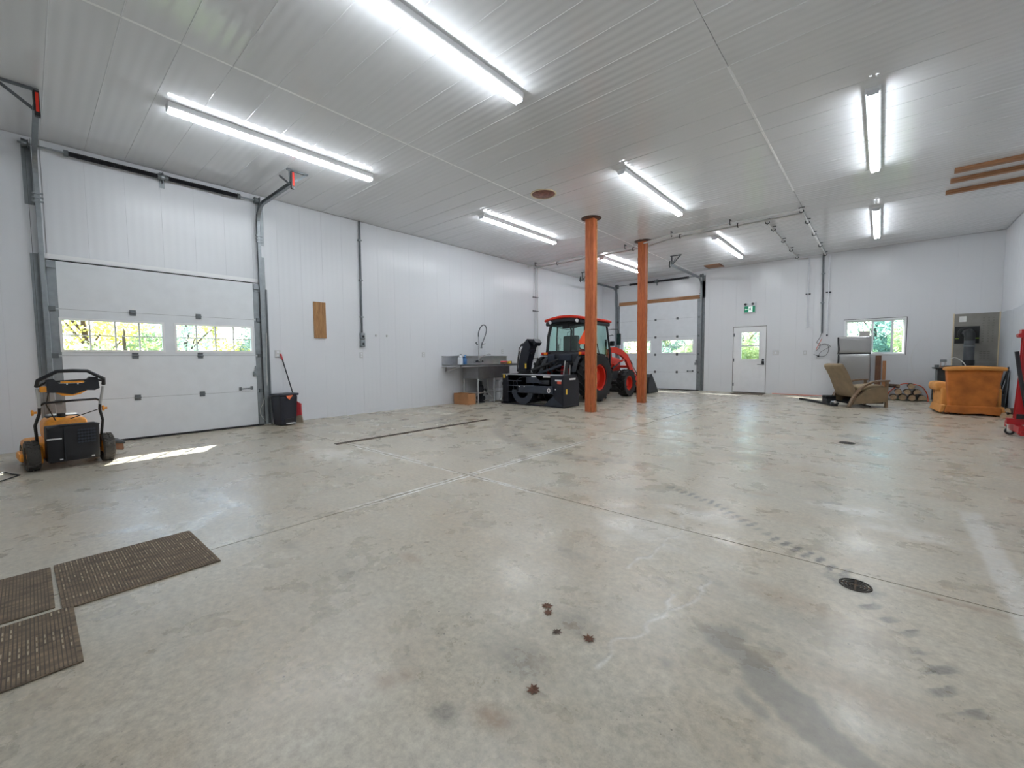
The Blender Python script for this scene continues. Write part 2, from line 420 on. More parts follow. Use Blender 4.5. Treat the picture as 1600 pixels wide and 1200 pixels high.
# ================================================================== THE SHELL
def rects_minus(u0, u1, v0, v1, ops):
    us = sorted({u0, u1} | {max(u0, min(u1, t)) for o in ops for t in (o[0], o[1])})
    out = []
    for a, b in zip(us, us[1:]):
        if b-a < 1e-4: continue
        m = (a+b)/2; cut = sorted((o[2], o[3]) for o in ops if o[0] < m < o[1]); z = v0
        for c0, c1 in cut:
            if c0 > z+1e-4: out.append((a, b, z, c0))
            z = max(z, c1)
        if z < v1-1e-4: out.append((a, b, z, v1))
    return out
PANEL = .397
def liner(parent, ops, u0, u1, v1, place, material, phase=0):
    """tongue-and-groove PVC panels, each with chamfered long edges. place(u,v,depth)->xyz"""
    t, ch = .012, .0015; u = u0 - (phase % PANEL)
    while u < u1-1e-3:
        a, b = max(u, u0), min(u+PANEL, u1); u += PANEL
        if b-a < .01: continue
        for (p, q, z0, z1) in rects_minus(a, b, .004, v1, ops):
            if q-p < .012: continue
            cl = ch if abs(p-a) < 1e-6 else 0; cr = ch if abs(q-b) < 1e-6 else 0; m = MB()     # chamfer only true panel edges
            prof = [(p+cl*.1, 0), (q-cr*.1, 0), (q-cr*.1, t-ch), (q-cr, t), (p+cl, t), (p+cl*.1, t-ch)]
            n = 6; m.add([place(x, z0, d) for x, d in prof] + [place(x, z1, d) for x, d in prof],
                  [tuple(range(n))[::-1], tuple(range(n, 2*n))] + [(i, (i+1) % n, n+(i+1) % n, n+i) for i in range(n)])
            m.build('panel', material, parent)
DL = (.245, 2.645, 0.0, 2.44)        # left overhead door opening (y, z)
DB = (-7.43, -4.53, 0.0, 3.04)       # back overhead door opening (x, z)
DE = (-3.515, -2.595, 0.0, 2.052)    # entry door
WB = (-.765, .475, 1.14, 2.085)      # back window
def backing(name, rects, place, t=.16):
    m = MB()
    for (a, b, c, d) in rects:
        P = [place(a, c, 0), place(b, c, 0), place(b, d, 0), place(a, d, 0), place(a, c, -t), place(b, c, -t), place(b, d, -t), place(a, d, -t)]
        m.add(P, [(0,1,2,3),(7,6,5,4),(0,4,5,1),(1,5,6,2),(2,6,7,3),(3,7,4,0)])
    return struct(m.build(name, 'backing'))
ZT = ZC - .012
plL = lambda u, v, d: (XL-.012+d, u, v)
plB = lambda u, v, d: (u, YB+.012-d, v)
plR = lambda u, v, d: (XR+.012-d, u, v)
plF = lambda u, v, d: (u, YF-.012+d, v)
wl_ = backing('wall_left', rects_minus(YF-.16, YB+.16, 0, ZC, [DL]), plL)
wb_ = backing('wall_back', rects_minus(XL-.01, XR+.01, 0, ZC, [DB, DE, WB]), plB)
wr_ = backing('wall_right', [(YF-.16, YB+.16, 0, ZC)], plR)
wf_ = backing('wall_front', [(XL-.01, XR+.01, 0, ZC)], plF)
liner(wl_, [DL], YF, YB, ZT, plL, 'pvc_wall_left', .15)
liner(wb_, [DB, DE, WB], XL, XR, ZT, plB, 'pvc_wall_back', .1)
liner(wr_, [], YF, YB, ZT, plR, 'pvc_wall_left', .2)
liner(wf_, [], XL, XR, ZT, plF, 'pvc_wall_back', .1)
# ceiling: panels run along X, butt joints under cover strips at x = -4.78 and -1.21
ceil = struct(MB().box(XL-.17, XR+.17, YF-.17, YB+.17, ZC+.012, ZC+.2).build('ceiling', 'backing'))
def ceiling_panels():
    t, ch, cw = .012, .0115, .007; y = 4.63 - PANEL*20; xs = [XL, -4.78, -1.21, XR]; proto = {}
    while y < YB:
        a, b = max(y, YF), min(y+PANEL, YB); y += PANEL
        if b-a < .02: continue
        for i in range(3):
            key = (i, round(b-a, 3))
            if key not in proto:
                w = b-a; prof = [(0, 0), (w, 0), (w, -t), (w-.002, -t-.004), (w-.010, -t-.004), (w-.013, -t), (0, -t)]
                o = MB().prism(prof, 'x', xs[i]+.002, xs[i+1]-.002).build('panel', 'pvc_ceiling', ceil); proto[key] = o.data
            else: o = link_mesh('panel', proto[key], ceil)
            o.location = (0, a, ZC+.012)
ceiling_panels()
for x, y0, y1 in ((-4.78, YF, YB), (-1.21, 4.63, 8.75)):
    MB().prism([(x-.014, ZC), (x+.014, ZC), (x+.008, ZC-.003), (x-.008, ZC-.003)], 'y', y0, y1).build('cover_strip', 'trim_white', ceil)

# floor: slabs with saw-cut joints, wear painted as a vertex layer (dirt, dust, rust, damp)
floor = struct(MB().box(XL-.17, XR+.17, YF-.17, YB+.17, -.16, -.02).build('floor', 'joint'))
def seg_d(X, Y, pts):
    D = np.full(X.shape, 9.0)
    for (a, b), (c, d) in zip(pts, pts[1:]):
        L2 = (c-a)**2+(d-b)**2+1e-9; t = np.clip(((X-a)*(c-a)+(Y-b)*(d-b))/L2, 0, 1)
        D = np.minimum(D, np.hypot(X-a-t*(c-a), Y-b-t*(d-b)))
    return D
def soft(d, r, e): return np.clip((r+e-d)/(2*e), 0, 1)
def along(X, Y, pts):
    D = np.full(X.shape, 9.0); A = np.zeros(X.shape); s0 = 0
    for (a, b), (c, d) in zip(pts, pts[1:]):
        L = math.hypot(c-a, d-b)+1e-9; t = np.clip(((X-a)*(c-a)+(Y-b)*(d-b))/L**2, 0, 1); dd = np.hypot(X-a-t*(c-a), Y-b-t*(d-b))
        k = dd < D; D = np.where(k, dd, D); A = np.where(k, s0+t*L, A); s0 += L
    return D, A
def wear(X, Y):
    n = X.size; R = np.zeros(n); G = np.zeros(n); B = np.zeros(n); A = np.zeros(n)
    wob = .03*np.sin(X*23+np.sin(Y*17)*2)+.025*np.sin(Y*31+X*9)+.012*np.sin(X*71-Y*53)
    # chalky lines along the saw cuts
    for x0 in (-2.99, -2.935):
        m = soft(np.abs(X-x0+wob*.15), .011, .007)*np.clip((Y-1.35)/.6, 0, 1)*np.clip((5.2-Y)/.6, 0, 1); G = np.maximum(G, m*1.0)
    for y0, xa, xb in ((2.735, -5.2, -2.95), (2.79, -5.3, -3.6), (2.735, -2.95, -2.0), (2.77, -2.95, -2.2)):
        m = soft(np.abs(Y-y0+wob*.2), .011, .008)*np.clip((X-xa)/.3, 0, 1)*np.clip((xb-X)/.3, 0, 1); G = np.maximum(G, m*.95)
    for cx, cy, rx, ry, g in ((-4.9, 2.35, .5, .25, .35), (-4.3, 2.45, .35, .2, .3), (-.1, 3.9, .3, .12, .5), (-.95, 3.1, .3, .15, .4), (-.45, 5.4, .5, .2, .2), (.2, 3.6, .3, .15, .35), (-1.1, 2.6, .35, .3, .3)):
        G = np.maximum(G, g*soft(np.hypot((X-cx)/rx, (Y-cy)/ry)+wob*6, .7, .4))
    # light patched strip
    G = np.maximum(G, .45*soft(np.abs(X-.515+wob*.1), .055, .012)*soft(np.abs(Y-3.4), .95, .05))
    # tyre arcs left by the tractor
    for pts, w in (([(-5.63,7.31),(-5.46,6.49),(-5.17,5.7),(-4.6,4.89),(-4.24,4.58),(-3.72,4.26),(-3.26,4.1),(-2.95,4.07),(-2.52,4.04),(-1.9,4.2)], .09),
                   ([(-5.15,6.9),(-4.84,5.93),(-4.42,5.13),(-3.93,4.61),(-3.33,4.25)], .08),
                   ([(-6.05,4.7),(-6.5,5.71),(-6.79,6.56),(-6.8,7.33)], .08), ([(-5.8,4.8),(-6.24,5.91),(-6.45,6.7)], .07)):
        d, s = along(X, Y, pts); bars = .35+.65*(np.sin(s*2*PI/.16+d*18) > -.1); R = np.maximum(R, .60*soft(d, w, .03)*bars)
    # muddy tread trail to the round drain
    d, s = along(X, Y, [(-1.3,3.6),(-1.0,3.42),(-.85,3.37),(-.65,3.14),(-.49,3.0),(-.38,2.91),(-.3,2.84),(-.22,2.79),(-.1,2.7)])
    R = np.maximum(R, 1.0*soft(d+wob*.6, .04, .012)*(np.sin(s*2*PI/.10+X*38+Y*11) > .1))
    d, s = along(X, Y, [(.0,2.45),(.12,2.25),(.2,2.0),(.3,1.85)]); R = np.maximum(R, .8*soft(d+wob, .03, .02)*(np.sin(s*2*PI/.12+X*25) > .2))
    R = np.maximum(R, .75*soft(np.hypot((X+.06)/1.2, Y-2.6)+wob*.5, .085, .03))
    # dark oval marks and smudges
    for cx, cy, rx, ry, g in ((-.94,1.47,.14,.12,.55), (-1.0,1.15,.16,.10,.55), (-2.07,1.06,.10,.06,.5), (-2.65,1.0,.12,.05,.5), (-1.01,.81,.07,.05,.8), (-1.24,1.0,.03,.025,.5),
                              (-1.02,5.18,.35,.2,.5), (-.27,3.99,.25,.05,.5), (-1.3,2.0,.18,.06,.35), (-.6,2.2,.1,.04,.6), (-.75,2.05,.08,.03,.6), (-.4,4.4,.4,.08,.3), (-.8,3.8,.2,.04,.35),
                              (-.17,1.32,.022,.022,.7), (-4.84,1.77,.09,.03,.9), (-4.4,.95,.1,.03,.3), (-3.1,6.2,.35,.1,.35), (-2.3,5.4,.3,.07,.35), (-6.2,5.2,.1,.04,.4), (-1.69,6.06,.1,.07,.8),
                              (-.35,1.93,.1,.03,.5), (-.28,1.83,.05,.03,.6), (-1.5,3.2,.3,.2,.25), (-3.6,3.4,.5,.2,.25), (-5.2,1.5,.5,.2,.2), (.9,4.2,.4,.2,.3), (1.2,5.2,.4,.3,.3)):
        R = np.maximum(R, .8*g*soft(np.hypot((X-cx)/rx, (Y-cy)/ry)+wob*3, .7, .4))
    # rusty smears
    for cx, cy, rx, ry, g in ((-1.97,1.38,.10,.05,.6), (-.87,4.78,.14,.05,.9), (-.71,3.89,.16,.05,.5), (-.28,6.9,.28,.2,.7), (-.87,.9,.10,.06,.6), (-1.27,.77,.05,.04,.5), (-1.23,.83,.05,.04,.5), (.3,2.7,.25,.03,.6),
                              (-7.3,5.0,.3,.12,.5), (-4.9,3.8,.35,.12,.4), (-2.4,6.6,.35,.1,.4), (-7.5,3.0,.3,.2,.35), (-.3,2.25,.25,.1,.35), (0,1.75,.3,.12,.3), (-.9,3.2,.4,.08,.35), (-1.6,7.6,.5,.12,.3)):
        B = np.maximum(B, g*soft(np.hypot((X-cx)/rx, (Y-cy)/ry)+wob*3, .7, .4))
    # hairline cracks
    for pts in ([(-.72,1.95),(-.66,1.8),(-.7,1.62),(-.75,1.45),(-.72,1.3)], [(-.66,1.8),(-.6,2.0),(-.62,2.2)], [(-1.05,3.15),(-.93,2.75),(-.95,2.3),(-.98,2.05)]):
        G = np.maximum(G, .5*soft(seg_d(X+wob*.4, Y, pts), .006, .006)); R = np.maximum(R, .4*soft(seg_d(X+wob*.4+.008, Y, pts), .004, .005))
    # damp footprint-shaped stain
    d = seg_d(X+wob*.35, Y+wob*.2, [(-.46,1.76),(-.36,1.72),(-.28,1.65),(-.2,1.59),(-.13,1.52),(-.05,1.47),(.02,1.43)])
    A = np.maximum(A, soft(d, .062, .012)); A = np.maximum(A, .9*soft(np.hypot((X+.44)/1.3, (Y-1.8))+wob*.3, .065, .012))
    A = np.maximum(A, .8*soft(seg_d(X+wob*.3, Y, [(-.31,1.5),(-.24,1.465)]), .028, .012)); A = np.maximum(A, .7*soft(np.hypot(X+.55, Y-1.49)+wob*.3, .025, .012))
    A = np.maximum(A, .35*soft(np.hypot((X+.2)/.5, (Y-2.1)/.12)+wob*4, .7, .4))
    return np.stack([R, G, B, A], 1)
def slab(x0, x1, y0, y1, step):
    nx = max(2, int((x1-x0)/step)); ny = max(2, int((y1-y0)/step))
    xs = np.linspace(x0, x1, nx+1); ys = np.linspace(y0, y1, ny+1)
    fx = np.arange(-3.03, -2.90, .006); fy = np.arange(2.69, 2.83, .006)      # finer rows beside the chalky joints
    xs = np.unique(np.concatenate([xs, fx[(fx > x0) & (fx < x1)]])); ys = np.unique(np.concatenate([ys, fy[(fy > y0) & (fy < y1)]])); nx, ny = len(xs)-1, len(ys)-1
    X, Y = np.meshgrid(xs, ys); X = X.ravel(); Y = Y.ravel()
    nv = X.size; co = np.zeros((nv+8, 3)); co[:nv, 0] = X; co[:nv, 1] = Y
    i = np.arange(nx); j = np.arange(ny); I, J = np.meshgrid(i, j); a = (J*(nx+1)+I).ravel()
    q = np.stack([a, a+1, a+nx+2, a+nx+1], 1)
    # skirt down into the joint
    k = nv; co[k:k+4] = [(x0,y0,0),(x1,y0,0),(x1,y1,0),(x0,y1,0)]; co[k+4:k+8] = [(x0,y0,-.02),(x1,y0,-.02),(x1,y1,-.02),(x0,y1,-.02)]
    sk = np.array([(k, k+4, k+5, k+1), (k+1, k+5, k+6, k+2), (k+2, k+6, k+7, k+3), (k+3, k+7, k+4, k)])
    q = np.concatenate([q, sk]); me = bpy.data.meshes.new('slab')
    me.vertices.add(len(co)); me.vertices.foreach_set('co', co.ravel())
    me.loops.add(q.size); me.loops.foreach_set('vertex_index', q.ravel().astype(np.int32))
    me.polygons.add(len(q)); me.polygons.foreach_set('loop_start', np.arange(0, q.size, 4, dtype=np.int32))
    me.update(); me.validate()
    ca = me.attributes.new('wear', 'FLOAT_COLOR', 'POINT'); w = np.zeros((len(co), 4), np.float32); w[:nv] = wear(X, Y); ca.data.foreach_set('color', w.ravel())
    me.materials.append(MATS['concrete']); return link_mesh('slab', me, floor)
g = .004
slab(XL, -2.965-g, YF, 2.752-g, .022); slab(-2.965+g, XR, YF, 2.752-g, .0095)
slab(XL, -2.965-g, 2.752+g, 5.72-g, .018); slab(-2.965+g, XR, 2.752+g, 5.72-g, .014)
slab(XL, -2.965-g, 5.72+g, YB, .03); slab(-2.965+g, XR, 5.72+g, YB, .03)

# ================================================================== OVERHEAD DOORS
ML = Matrix(((0,1,0,XL),(1,0,0,0),(0,0,1,0),(0,0,0,1)))       # (u along wall, d into room, v up) -> world
MBk = Matrix(((1,0,0,0),(0,-1,0,YB),(0,0,1,0),(0,0,0,1)))
def overhead_door(name, label, M, u0, u1, cuts, wins, win_row, hinge_u, cols, handle_u, lock_u):
    base = bpy.data.objects.new(name, None); COL.objects.link(base); base.location = M @ Vector(((u0+u1)/2, 0, 0)); struct(base, label)
    bld = lambda m, n, mt, p=base, sm=0: m.xf(M).build(n, mt, p, sm, True)
    d0, d1 = .004, .05
    for i, (a, b) in enumerate(zip(cuts, cuts[1:])):
        ops = [(w[0], w[1], w[2], w[3]) for w in wins] if i == win_row else []
        m = MB()
        for (p, q, z0, z1) in rects_minus(u0, u1, a+.0015, b-.0015, ops): m.box(p, q, d0, d1, z0, z1)
        # pressed rib under each joint
        m.box(u0+.1, u1-.1, d1, d1+.003, b-.05, b-.042)
        bld(m, 'section', 'door_white')
        if i: bld(MB().box(u0+.01, u1-.01, d0+.004, d1-.006, a-.006, a+.006), 'light_stop_strip', 'charcoal')  # dark strip added behind the gap to keep daylight from leaking through
        for s in (u0, u1-.085):     # end stiles
            bld(MB().box(s, s+.085, d1, d1+.004, a+.006, b-.006), 'end_stile', 'galv')
    for (p, q, z0, z1) in wins:
        f = MB(); t = .028
        f.box(p-t, q+t, d1, d1+.012, z0-t, z0).box(p-t, q+t, d1, d1+.012, z1, z1+t).box(p-t, p, d1, d1+.012, z0, z1).box(q, q+t, d1, d1+.012, z0, z1)
        fr = bld(f, 'window_frame', 'trim_white')
        w = (q-p)/cols; h = (z1-z0)/2
        for i in range(cols):
            for j in range(2):
                bld(MB().box(p+i*w, p+(i+1)*w, .024, .028, z0+j*h, z0+(j+1)*h), 'pane', 'window_glass', fr)
        for i in range(1, cols): bld(MB().box(p+i*w-.009, p+i*w+.009, .018, .040, z0, z1), 'muntin', 'grey_plastic', fr)  # grey bars: their backlit shade is put into the colour
        bld(MB().box(p, q, .0185, .0355, z0+h-.007, z0+h+.007), 'muntin', 'grey_plastic', fr)
    for z in cuts[1:-1]:
        for u in hinge_u:
            m = MB().box(u-.035, u+.035, d1+.003, d1+.008, z-.04, z+.04); m.cyl((u-.038, d1+.012, z), (u+.038, d1+.012, z), .009, n=8)
            m.box(u-.018, u+.018, d1+.008, d1+.013, z-.024, z+.024); bld(m, 'hinge', 'galv_dark')
        for s, e in ((u0+.01, -1), (u1-.01, 1)):
            m = MB().box(s-.045, s+.045, d1+.004, d1+.03, z-.03, z+.03); m.cyl((s, d1+.02, z), (s+e*.06, d1+.02, z), .008, n=8)
            bld(m, 'roller_bracket', 'galv_dark')
    for s, e in ((u0+.04, -1), (u1-.04, 1)):
        m = MB().box(s-.04, s+.04, d1+.004, d1+.034, cuts[-1]-.1, cuts[-1]-.03); m.box(s-.03, s+.05*e+.03, d1+.01, d1+.02, cuts[-1]-.14, cuts[-1]-.11); bld(m, 'top_bracket', 'galv')
        m = MB().box(s-.04, s+.04, d1+.004, d1+.03, .03, .16); bld(m, 'bottom_bracket', 'galv')
    bld(MB().box(u0, u1, d0, d1+.012, .002, .03), 'bottom_seal', 'rubber')
    bld(MB().box(u0, u1, .002, .03, cuts[-1], cuts[-1]+.018), 'top_seal', 'rubber')
    m = MB(); a, b = handle_u, handle_u+.17; m.tube([(a, d1, .65), (a, d1+.045, .655), (a+.02, d1+.05, .655), (b-.02, d1+.05, .66), (b, d1+.045, .66), (b, d1, .66)], .009, 8)
    m.box(a-.02, a+.02, d1, d1+.006, .625, .68).box(b-.02, b+.02, d1, d1+.006, .63, .69); bld(m, 'lift_handle', 'galv_dark', sm=40)
    m = MB().box(lock_u-.05, lock_u+.05, d1+.004, d1+.03, .86, .94).cyl((lock_u, d1+.03, .9), (lock_u, d1+.05, .9), .02, n=10).box(lock_u-.02, lock_u+.03, d1+.02, d1+.035, .94, 1.03)
    bld(m, 'slide_lock', 'galv')
    return base
cutsL = [.01, .605, 1.207, 1.815, 2.43]
door1 = overhead_door('door_1', 'white sectional overhead door with two gridded windows in the left wall', ML, .225, 2.665, cutsL,
              [(.33, 1.345, 1.285, 1.675), (1.515, 2.52, 1.285, 1.675)], 2, (1.03, 1.80), 4, 2.33, 2.575)
cutsB = [.01, .615, 1.215, 1.825, 2.435, 3.03]
door2 = overhead_door('door_2', 'white sectional overhead door behind the tractor in the back wall', MBk, -7.45, -4.51, cutsB,
              [(-7.22, -6.18, 1.285, 1.70), (-5.77, -4.73, 1.285, 1.70)], 2, (-6.0, -5.24), 4, -4.88, -4.6)

def door_track(label, M, u, e, zt, reach, hz, angle_h, hang='bumper'):
    """galvanised track: e = +1 when the room side of the wall beside the door lies at larger u"""
    t = thing('garage_door_track', label, 'door track', M @ Vector((u, .06, 0)), 0, 'overhead door tracks')
    bld = lambda m, n, mt, p=t, sm=0: m.xf(M).build(n, mt, p, sm, True)
    R = .30; d = .075
    path = [(u, d, .02), (u, d, zt-R)] + [(u, d+R-R*math.cos(a), zt-R+R*math.sin(a)) for a in [PI/2*i/8 for i in range(1, 9)]] + [(u, reach, zt)]
    m = MB()                         # C-shaped rail: back web and two lips following the path
    def rail(off_u, off_n, w, h):
        n = len(path); vs_ = []
        for i, p in enumerate(path):
            a = Vector(path[max(0, i-1)]); b = Vector(path[min(n-1, i+1)]); T = (b-a).normalized(); nn = Vector((0, T.z, -T.y))
            c = Vector(p) + Vector((off_u, 0, 0)) + nn*off_n
            for su, sn in ((-1, -1), (1, -1), (1, 1), (-1, 1)): vs_.append(tuple(c + Vector((su*w/2, 0, 0)) + nn*(sn*h/2)))
        fs = [(0, 1, 2, 3), tuple(4*(n-1)+k for k in (3, 2, 1, 0))]
        for i in range(n-1):
            for k in range(4): fs.append((4*i+k, 4*i+(k+1) % 4, 4*(i+1)+(k+1) % 4, 4*(i+1)+k))
        m.add(vs_, fs)
    rail(e*.022, 0, .004, .055); rail(0, .0275, .044, .004); rail(0, -.0275, .044, .004)
    bld(m, 'rail', 'galv')
    m = MB().box(u+e*.026, u+e*.031, .004, .085, .02, angle_h).box(min(u+e*.026, u+e*.1), max(u+e*.026, u+e*.1), .002, .006, .02, angle_h); bld(m, 'wall_angle', 'galv')
    m = MB().box(u+e*.026, u+e*.031, .004, .10, zt-.62, zt+.1).box(min(u+e*.026, u+e*.11), max(u+e*.026, u+e*.11), .002, .006, zt-.62, zt+.1)
    for i in range(3): m.box(u-.05, u+.05, .10, .112, zt-.5-i*.05, zt-.48-i*.05)
    bld(m, 'flag_bracket', 'galv')
    m = MB()                         # hanger: perforated angles up to the ceiling
    m.bar((u, reach-.06, zt), (u, reach-.06, hz), .035, .004, (0, 1, 0)).bar((u+e*.0, reach-.06, zt), (u-e*.02, reach+.25 if hang == 'long' else reach-.4, hz), .03, .004, (1, 0, 0))
    lo, hi = (-.30, .03) if (e < 0 and hang == 'bumper') else (-.04, .26)
    m.bar((u+lo, reach-.06, hz-.012), (u+hi, reach-.06, hz-.012), .035, .022).bar((u+(lo if lo < -.1 else hi)*.9, reach-.06, hz-.02), (u, reach-.06, zt), .03, .006, (0, 1, 0))
    bld(m, 'hanger', 'galv_dark')
    if hang == 'bumper':
        m = MB().box(u-.012, u+.03, reach-.02, reach+.03, zt-.08, zt+.17); bld(m, 'spring_bumper', 'black_metal')
        m = MB().box(u+.0, u+.022, reach+.03, reach+.036, zt-.04, zt+.15); bld(m, 'bumper_stripe', 'orange_red')
    else:
        m = MB().tube([(u-.02, reach+.02, zt+.1), (u-.02, reach+.06, zt-.02), (u-.02, reach+.02, zt-.06)], .02, 8); bld(m, 'spring_bumper', 'black_metal', sm=40)
    return t
door_track('galvanised overhead door track left of the near garage door, rising to the ceiling', ML, .195, -1, 3.72, 1.5, ZC, 2.5)
door_track('galvanised overhead door track right of the near garage door with orange-striped bumper', ML, 2.695, 1, 3.72, 1.5, ZC, 2.9)
door_track('galvanised track left of the far garage door, behind the tractor', MBk, -7.485, -1, 3.68, 2.55, ZC, 3.1, 'hook')
door_track('galvanised track right of the far garage door, beside the exit door', MBk, -4.475, 1, 3.68, 2.75, ZC, 3.6, 'hook')
def torsion(label, M, u0, u1, springs, mid, z):
    t = thing('torsion_spring_shaft', label, 'spring shaft', M @ Vector(((u0+u1)/2, .09, z)), 0, 'door spring shafts')
    bld = lambda m, n, mt, p=t, sm=0: m.xf(M).build(n, mt, p, sm, True)
    bld(MB().cyl((u0, .09, z), (u1, .09, z), .0125, n=10), 'shaft', 'galv', sm=40)
    for a, b in springs:
        m = MB(); prof = []; k = int((b-a)/.012)
        for i in range(k*2+1): prof.append((.034 if i % 2 == 0 else .029, a+(b-a)*i/(k*2)))
        m.lathe(prof, (0, .09, z), 'x', 14); bld(m, 'spring', 'spring_black')
        for c in (a, b): bld(MB().cyl((c-.02, .09, z), (c+.02, .09, z), .04, n=14), 'winding_cone', 'galv_dark', sm=40)
    for u in (u0+.06, u1-.06):
        m = MB().lathe([(.02, -.03), (.055, -.03), (.05, -.02), (.045, .02), (.055, .03), (.02, .03)], (u, .09, z), 'x', 16); bld(m, 'cable_drum', 'galv_dark', sm=40)
        m = MB().box(u+.045, u+.05, .004, .13, z-.09, z+.06); bld(m, 'end_bearing', 'galv')
        bld(MB().cyl((u, .06, z-.03), (u, .065, .12), .0025, n=5), 'lift_cable', 'galv_dark')
    m = MB().box(mid-.004, mid+.004, .004, .1, z-.07, z+.07).box(mid-.03, mid+.03, .003, .008, z-.13, z+.09).cyl((mid-.02, .09, z), (mid+.02, .09, z), .035, n=12); bld(m, 'centre_bracket', 'galv')
torsion('long black torsion springs on a shaft above the near garage door', ML, .06, 2.74, [(.47, 1.41), (1.49, 2.42)], 1.45, 3.815)
torsion('black torsion springs on a shaft above the far garage door', MBk, -7.55, -4.42, [(-6.95, -6.03), (-5.93, -4.9)], -5.98, 3.765)
# header mouldings
tr = struct(MB().box(.20, 2.69, 0, .02, 2.452, 2.515).xf(ML).build('trim_1', 'trim_white'))
hb = MB().box(-7.40, -4.53, .002, .045, 3.0, 3.155).xf(MBk).build('header_board', 'header_wood'); tag(hb, 'brown wooden header board across the top of the far garage door', 'board')
cb = MB().tube(smooth_path([(2.77, .03, 1.6), (2.75, .03, 1.0), (2.74, .04, .7), (2.66, .09, .42), (2.60, .09, .28), (2.62, .09, .16), (2.70, .05, .06)]), .005, 6).xf(ML).build('hanging_cord', 'cord_white')
tag(cb, 'thin pale cord hanging beside the near garage door frame', 'cord')
pp = MB().cyl((2.80, .025, .0), (2.80, .025, 2.35), .012, n=8).xf(ML).build('conduit', 'galv'); tag(pp, 'thin grey conduit standing at the right jamb of the near garage door', 'conduit')

# ================================================================== ENTRY DOOR, WINDOW
base = bpy.data.objects.new('door_3', None); COL.objects.link(base); base.location = (-3.055, YB, 0); struct(base, 'white entry door with a square window in the back wall')
def bk(m, n, mt, p, sm=0): return m.xf(MBk).build(n, mt, p, sm, True)
m = MB().box(-3.515, -3.505, -.12, .008, 0, 2.052).box(-2.605, -2.595, -.12, .008, 0, 2.052).box(-3.505, -2.605, -.12, .008, 2.039, 2.052); bk(m, 'jamb', 'jamb_grey', base)
wx = (-3.275, -2.79, 1.045, 1.865); m = MB()
for (a, b, c, d) in rects_minus(-3.502, -2.608, .025, 2.036, [wx]): m.box(a, b, -.045, -.001, c, d)
slabd = bk(m, 'door_leaf', 'white_paint', base)
m = MB(); t = .05
m.box(wx[0]-t, wx[1]+t, -.001, .012, wx[2]-t, wx[2]).box(wx[0]-t, wx[1]+t, -.001, .012, wx[3], wx[3]+t).box(wx[0]-t, wx[0], -.001, .012, wx[2], wx[3]).box(wx[1], wx[1]+t, -.001, .012, wx[2], wx[3])
fr = bk(m, 'window_frame', 'white_paint', base)
bk(MB().box(wx[0], wx[1], -.03, .006, 1.435, 1.475), 'meeting_rail', 'trim_white', fr)
bk(MB().box(wx[0], wx[1], -.024, -.02, 1.475, wx[3]), 'pane', 'window_glass', fr); bk(MB().box(wx[0], wx[1], -.024, -.02, wx[2], 1.435), 'pane', 'window_glass', fr)
m = MB()
for (a, b, c, d) in ((-3.32, -2.75, .32, .36), (-3.32, -2.75, .80, .84), (-3.32, -3.28, .36, .80), (-2.79, -2.75, .36, .80)): m.box(a, b, -.001, .007, c, d)
bk(m, 'embossed_panel', 'white_paint', base)
m = MB().rbox(-2.71, -2.645, -.002, .03, .87, .985, .01); lk = bk(m, 'lever_plate', 'black_plastic', base, 40)
m = MB().tube([(-2.68, .03, .885), (-2.68, .06, .885), (-2.70, .065, .885), (-2.82, .065, .885)], .009, 8); bk(m, 'lever', 'galv_dark', lk, 40)
m = MB().lathe([(.0, .03), (.026, .03), (.03, .02), (.03, -.002)], (0, 0, 0), 'y', 16); m.v = [(p[0]-2.675, p[1], p[2]+1.025) for p in m.v]; bk(m, 'deadbolt', 'black_plastic', base, 40)
for z in (.25, 1.02, 1.8): bk(MB().box(-3.498, -3.47, -.004, .01, z-.05, z+.05), 'hinge', 'galv_dark', base)
bk(MB().box(-3.485, -2.625, -.12, .01, 0, .022), 'threshold', 'black_metal', base)
m = MB().rbox(-3.40, -2.55, .06, .70, .0005, .012, .005); dm = bk(m, 'doormat', 'door_mat_brown', None); tag(dm, 'flat brown doormat in front of the white entry door', 'doormat')

base = bpy.data.objects.new('window_1', None); COL.objects.link(base); base.location = (-.145, YB, 1.14); struct(base, 'white sliding window in the back wall above the fridge')
a, b, c, d = WB
m = MB().box(a, b, -.15, .006, c, c+.03).box(a, b, -.15, .006, d-.03, d).box(a, a+.03, -.15, .006, c+.03, d-.03).box(b-.03, b, -.15, .006, c+.03, d-.03); bk(m, 'reveal', 'trim_white', base)
def sash(u0, u1, dep, t=.035, mt='window_glass'):
    m = MB().box(u0, u1, dep, dep+.03, c+.03, c+.03+t).box(u0, u1, dep, dep+.03, d-.03-t, d-.03).box(u0, u0+t, dep, dep+.03, c+.03+t, d-.03-t).box(u1-t, u1, dep, dep+.03, c+.03+t, d-.03-t)
    s = bk(m, 'sash', 'trim_white', base); bk(MB().box(u0+t, u1-t, dep+.012, dep+.016, c+.03+t, d-.03-t), 'pane', mt, s)
sash(a+.03, -.16, -.11); sash(-.20, .235, -.075, .045, 'screen_glass'); sash(.20, b-.03, -.11)
m = MB().box(a-.012, b+.014, .0, .004, d, d+.012).box(b, b+.014, .0, .004, c, d); bk(m, 'edge_trim', 'charcoal', base)

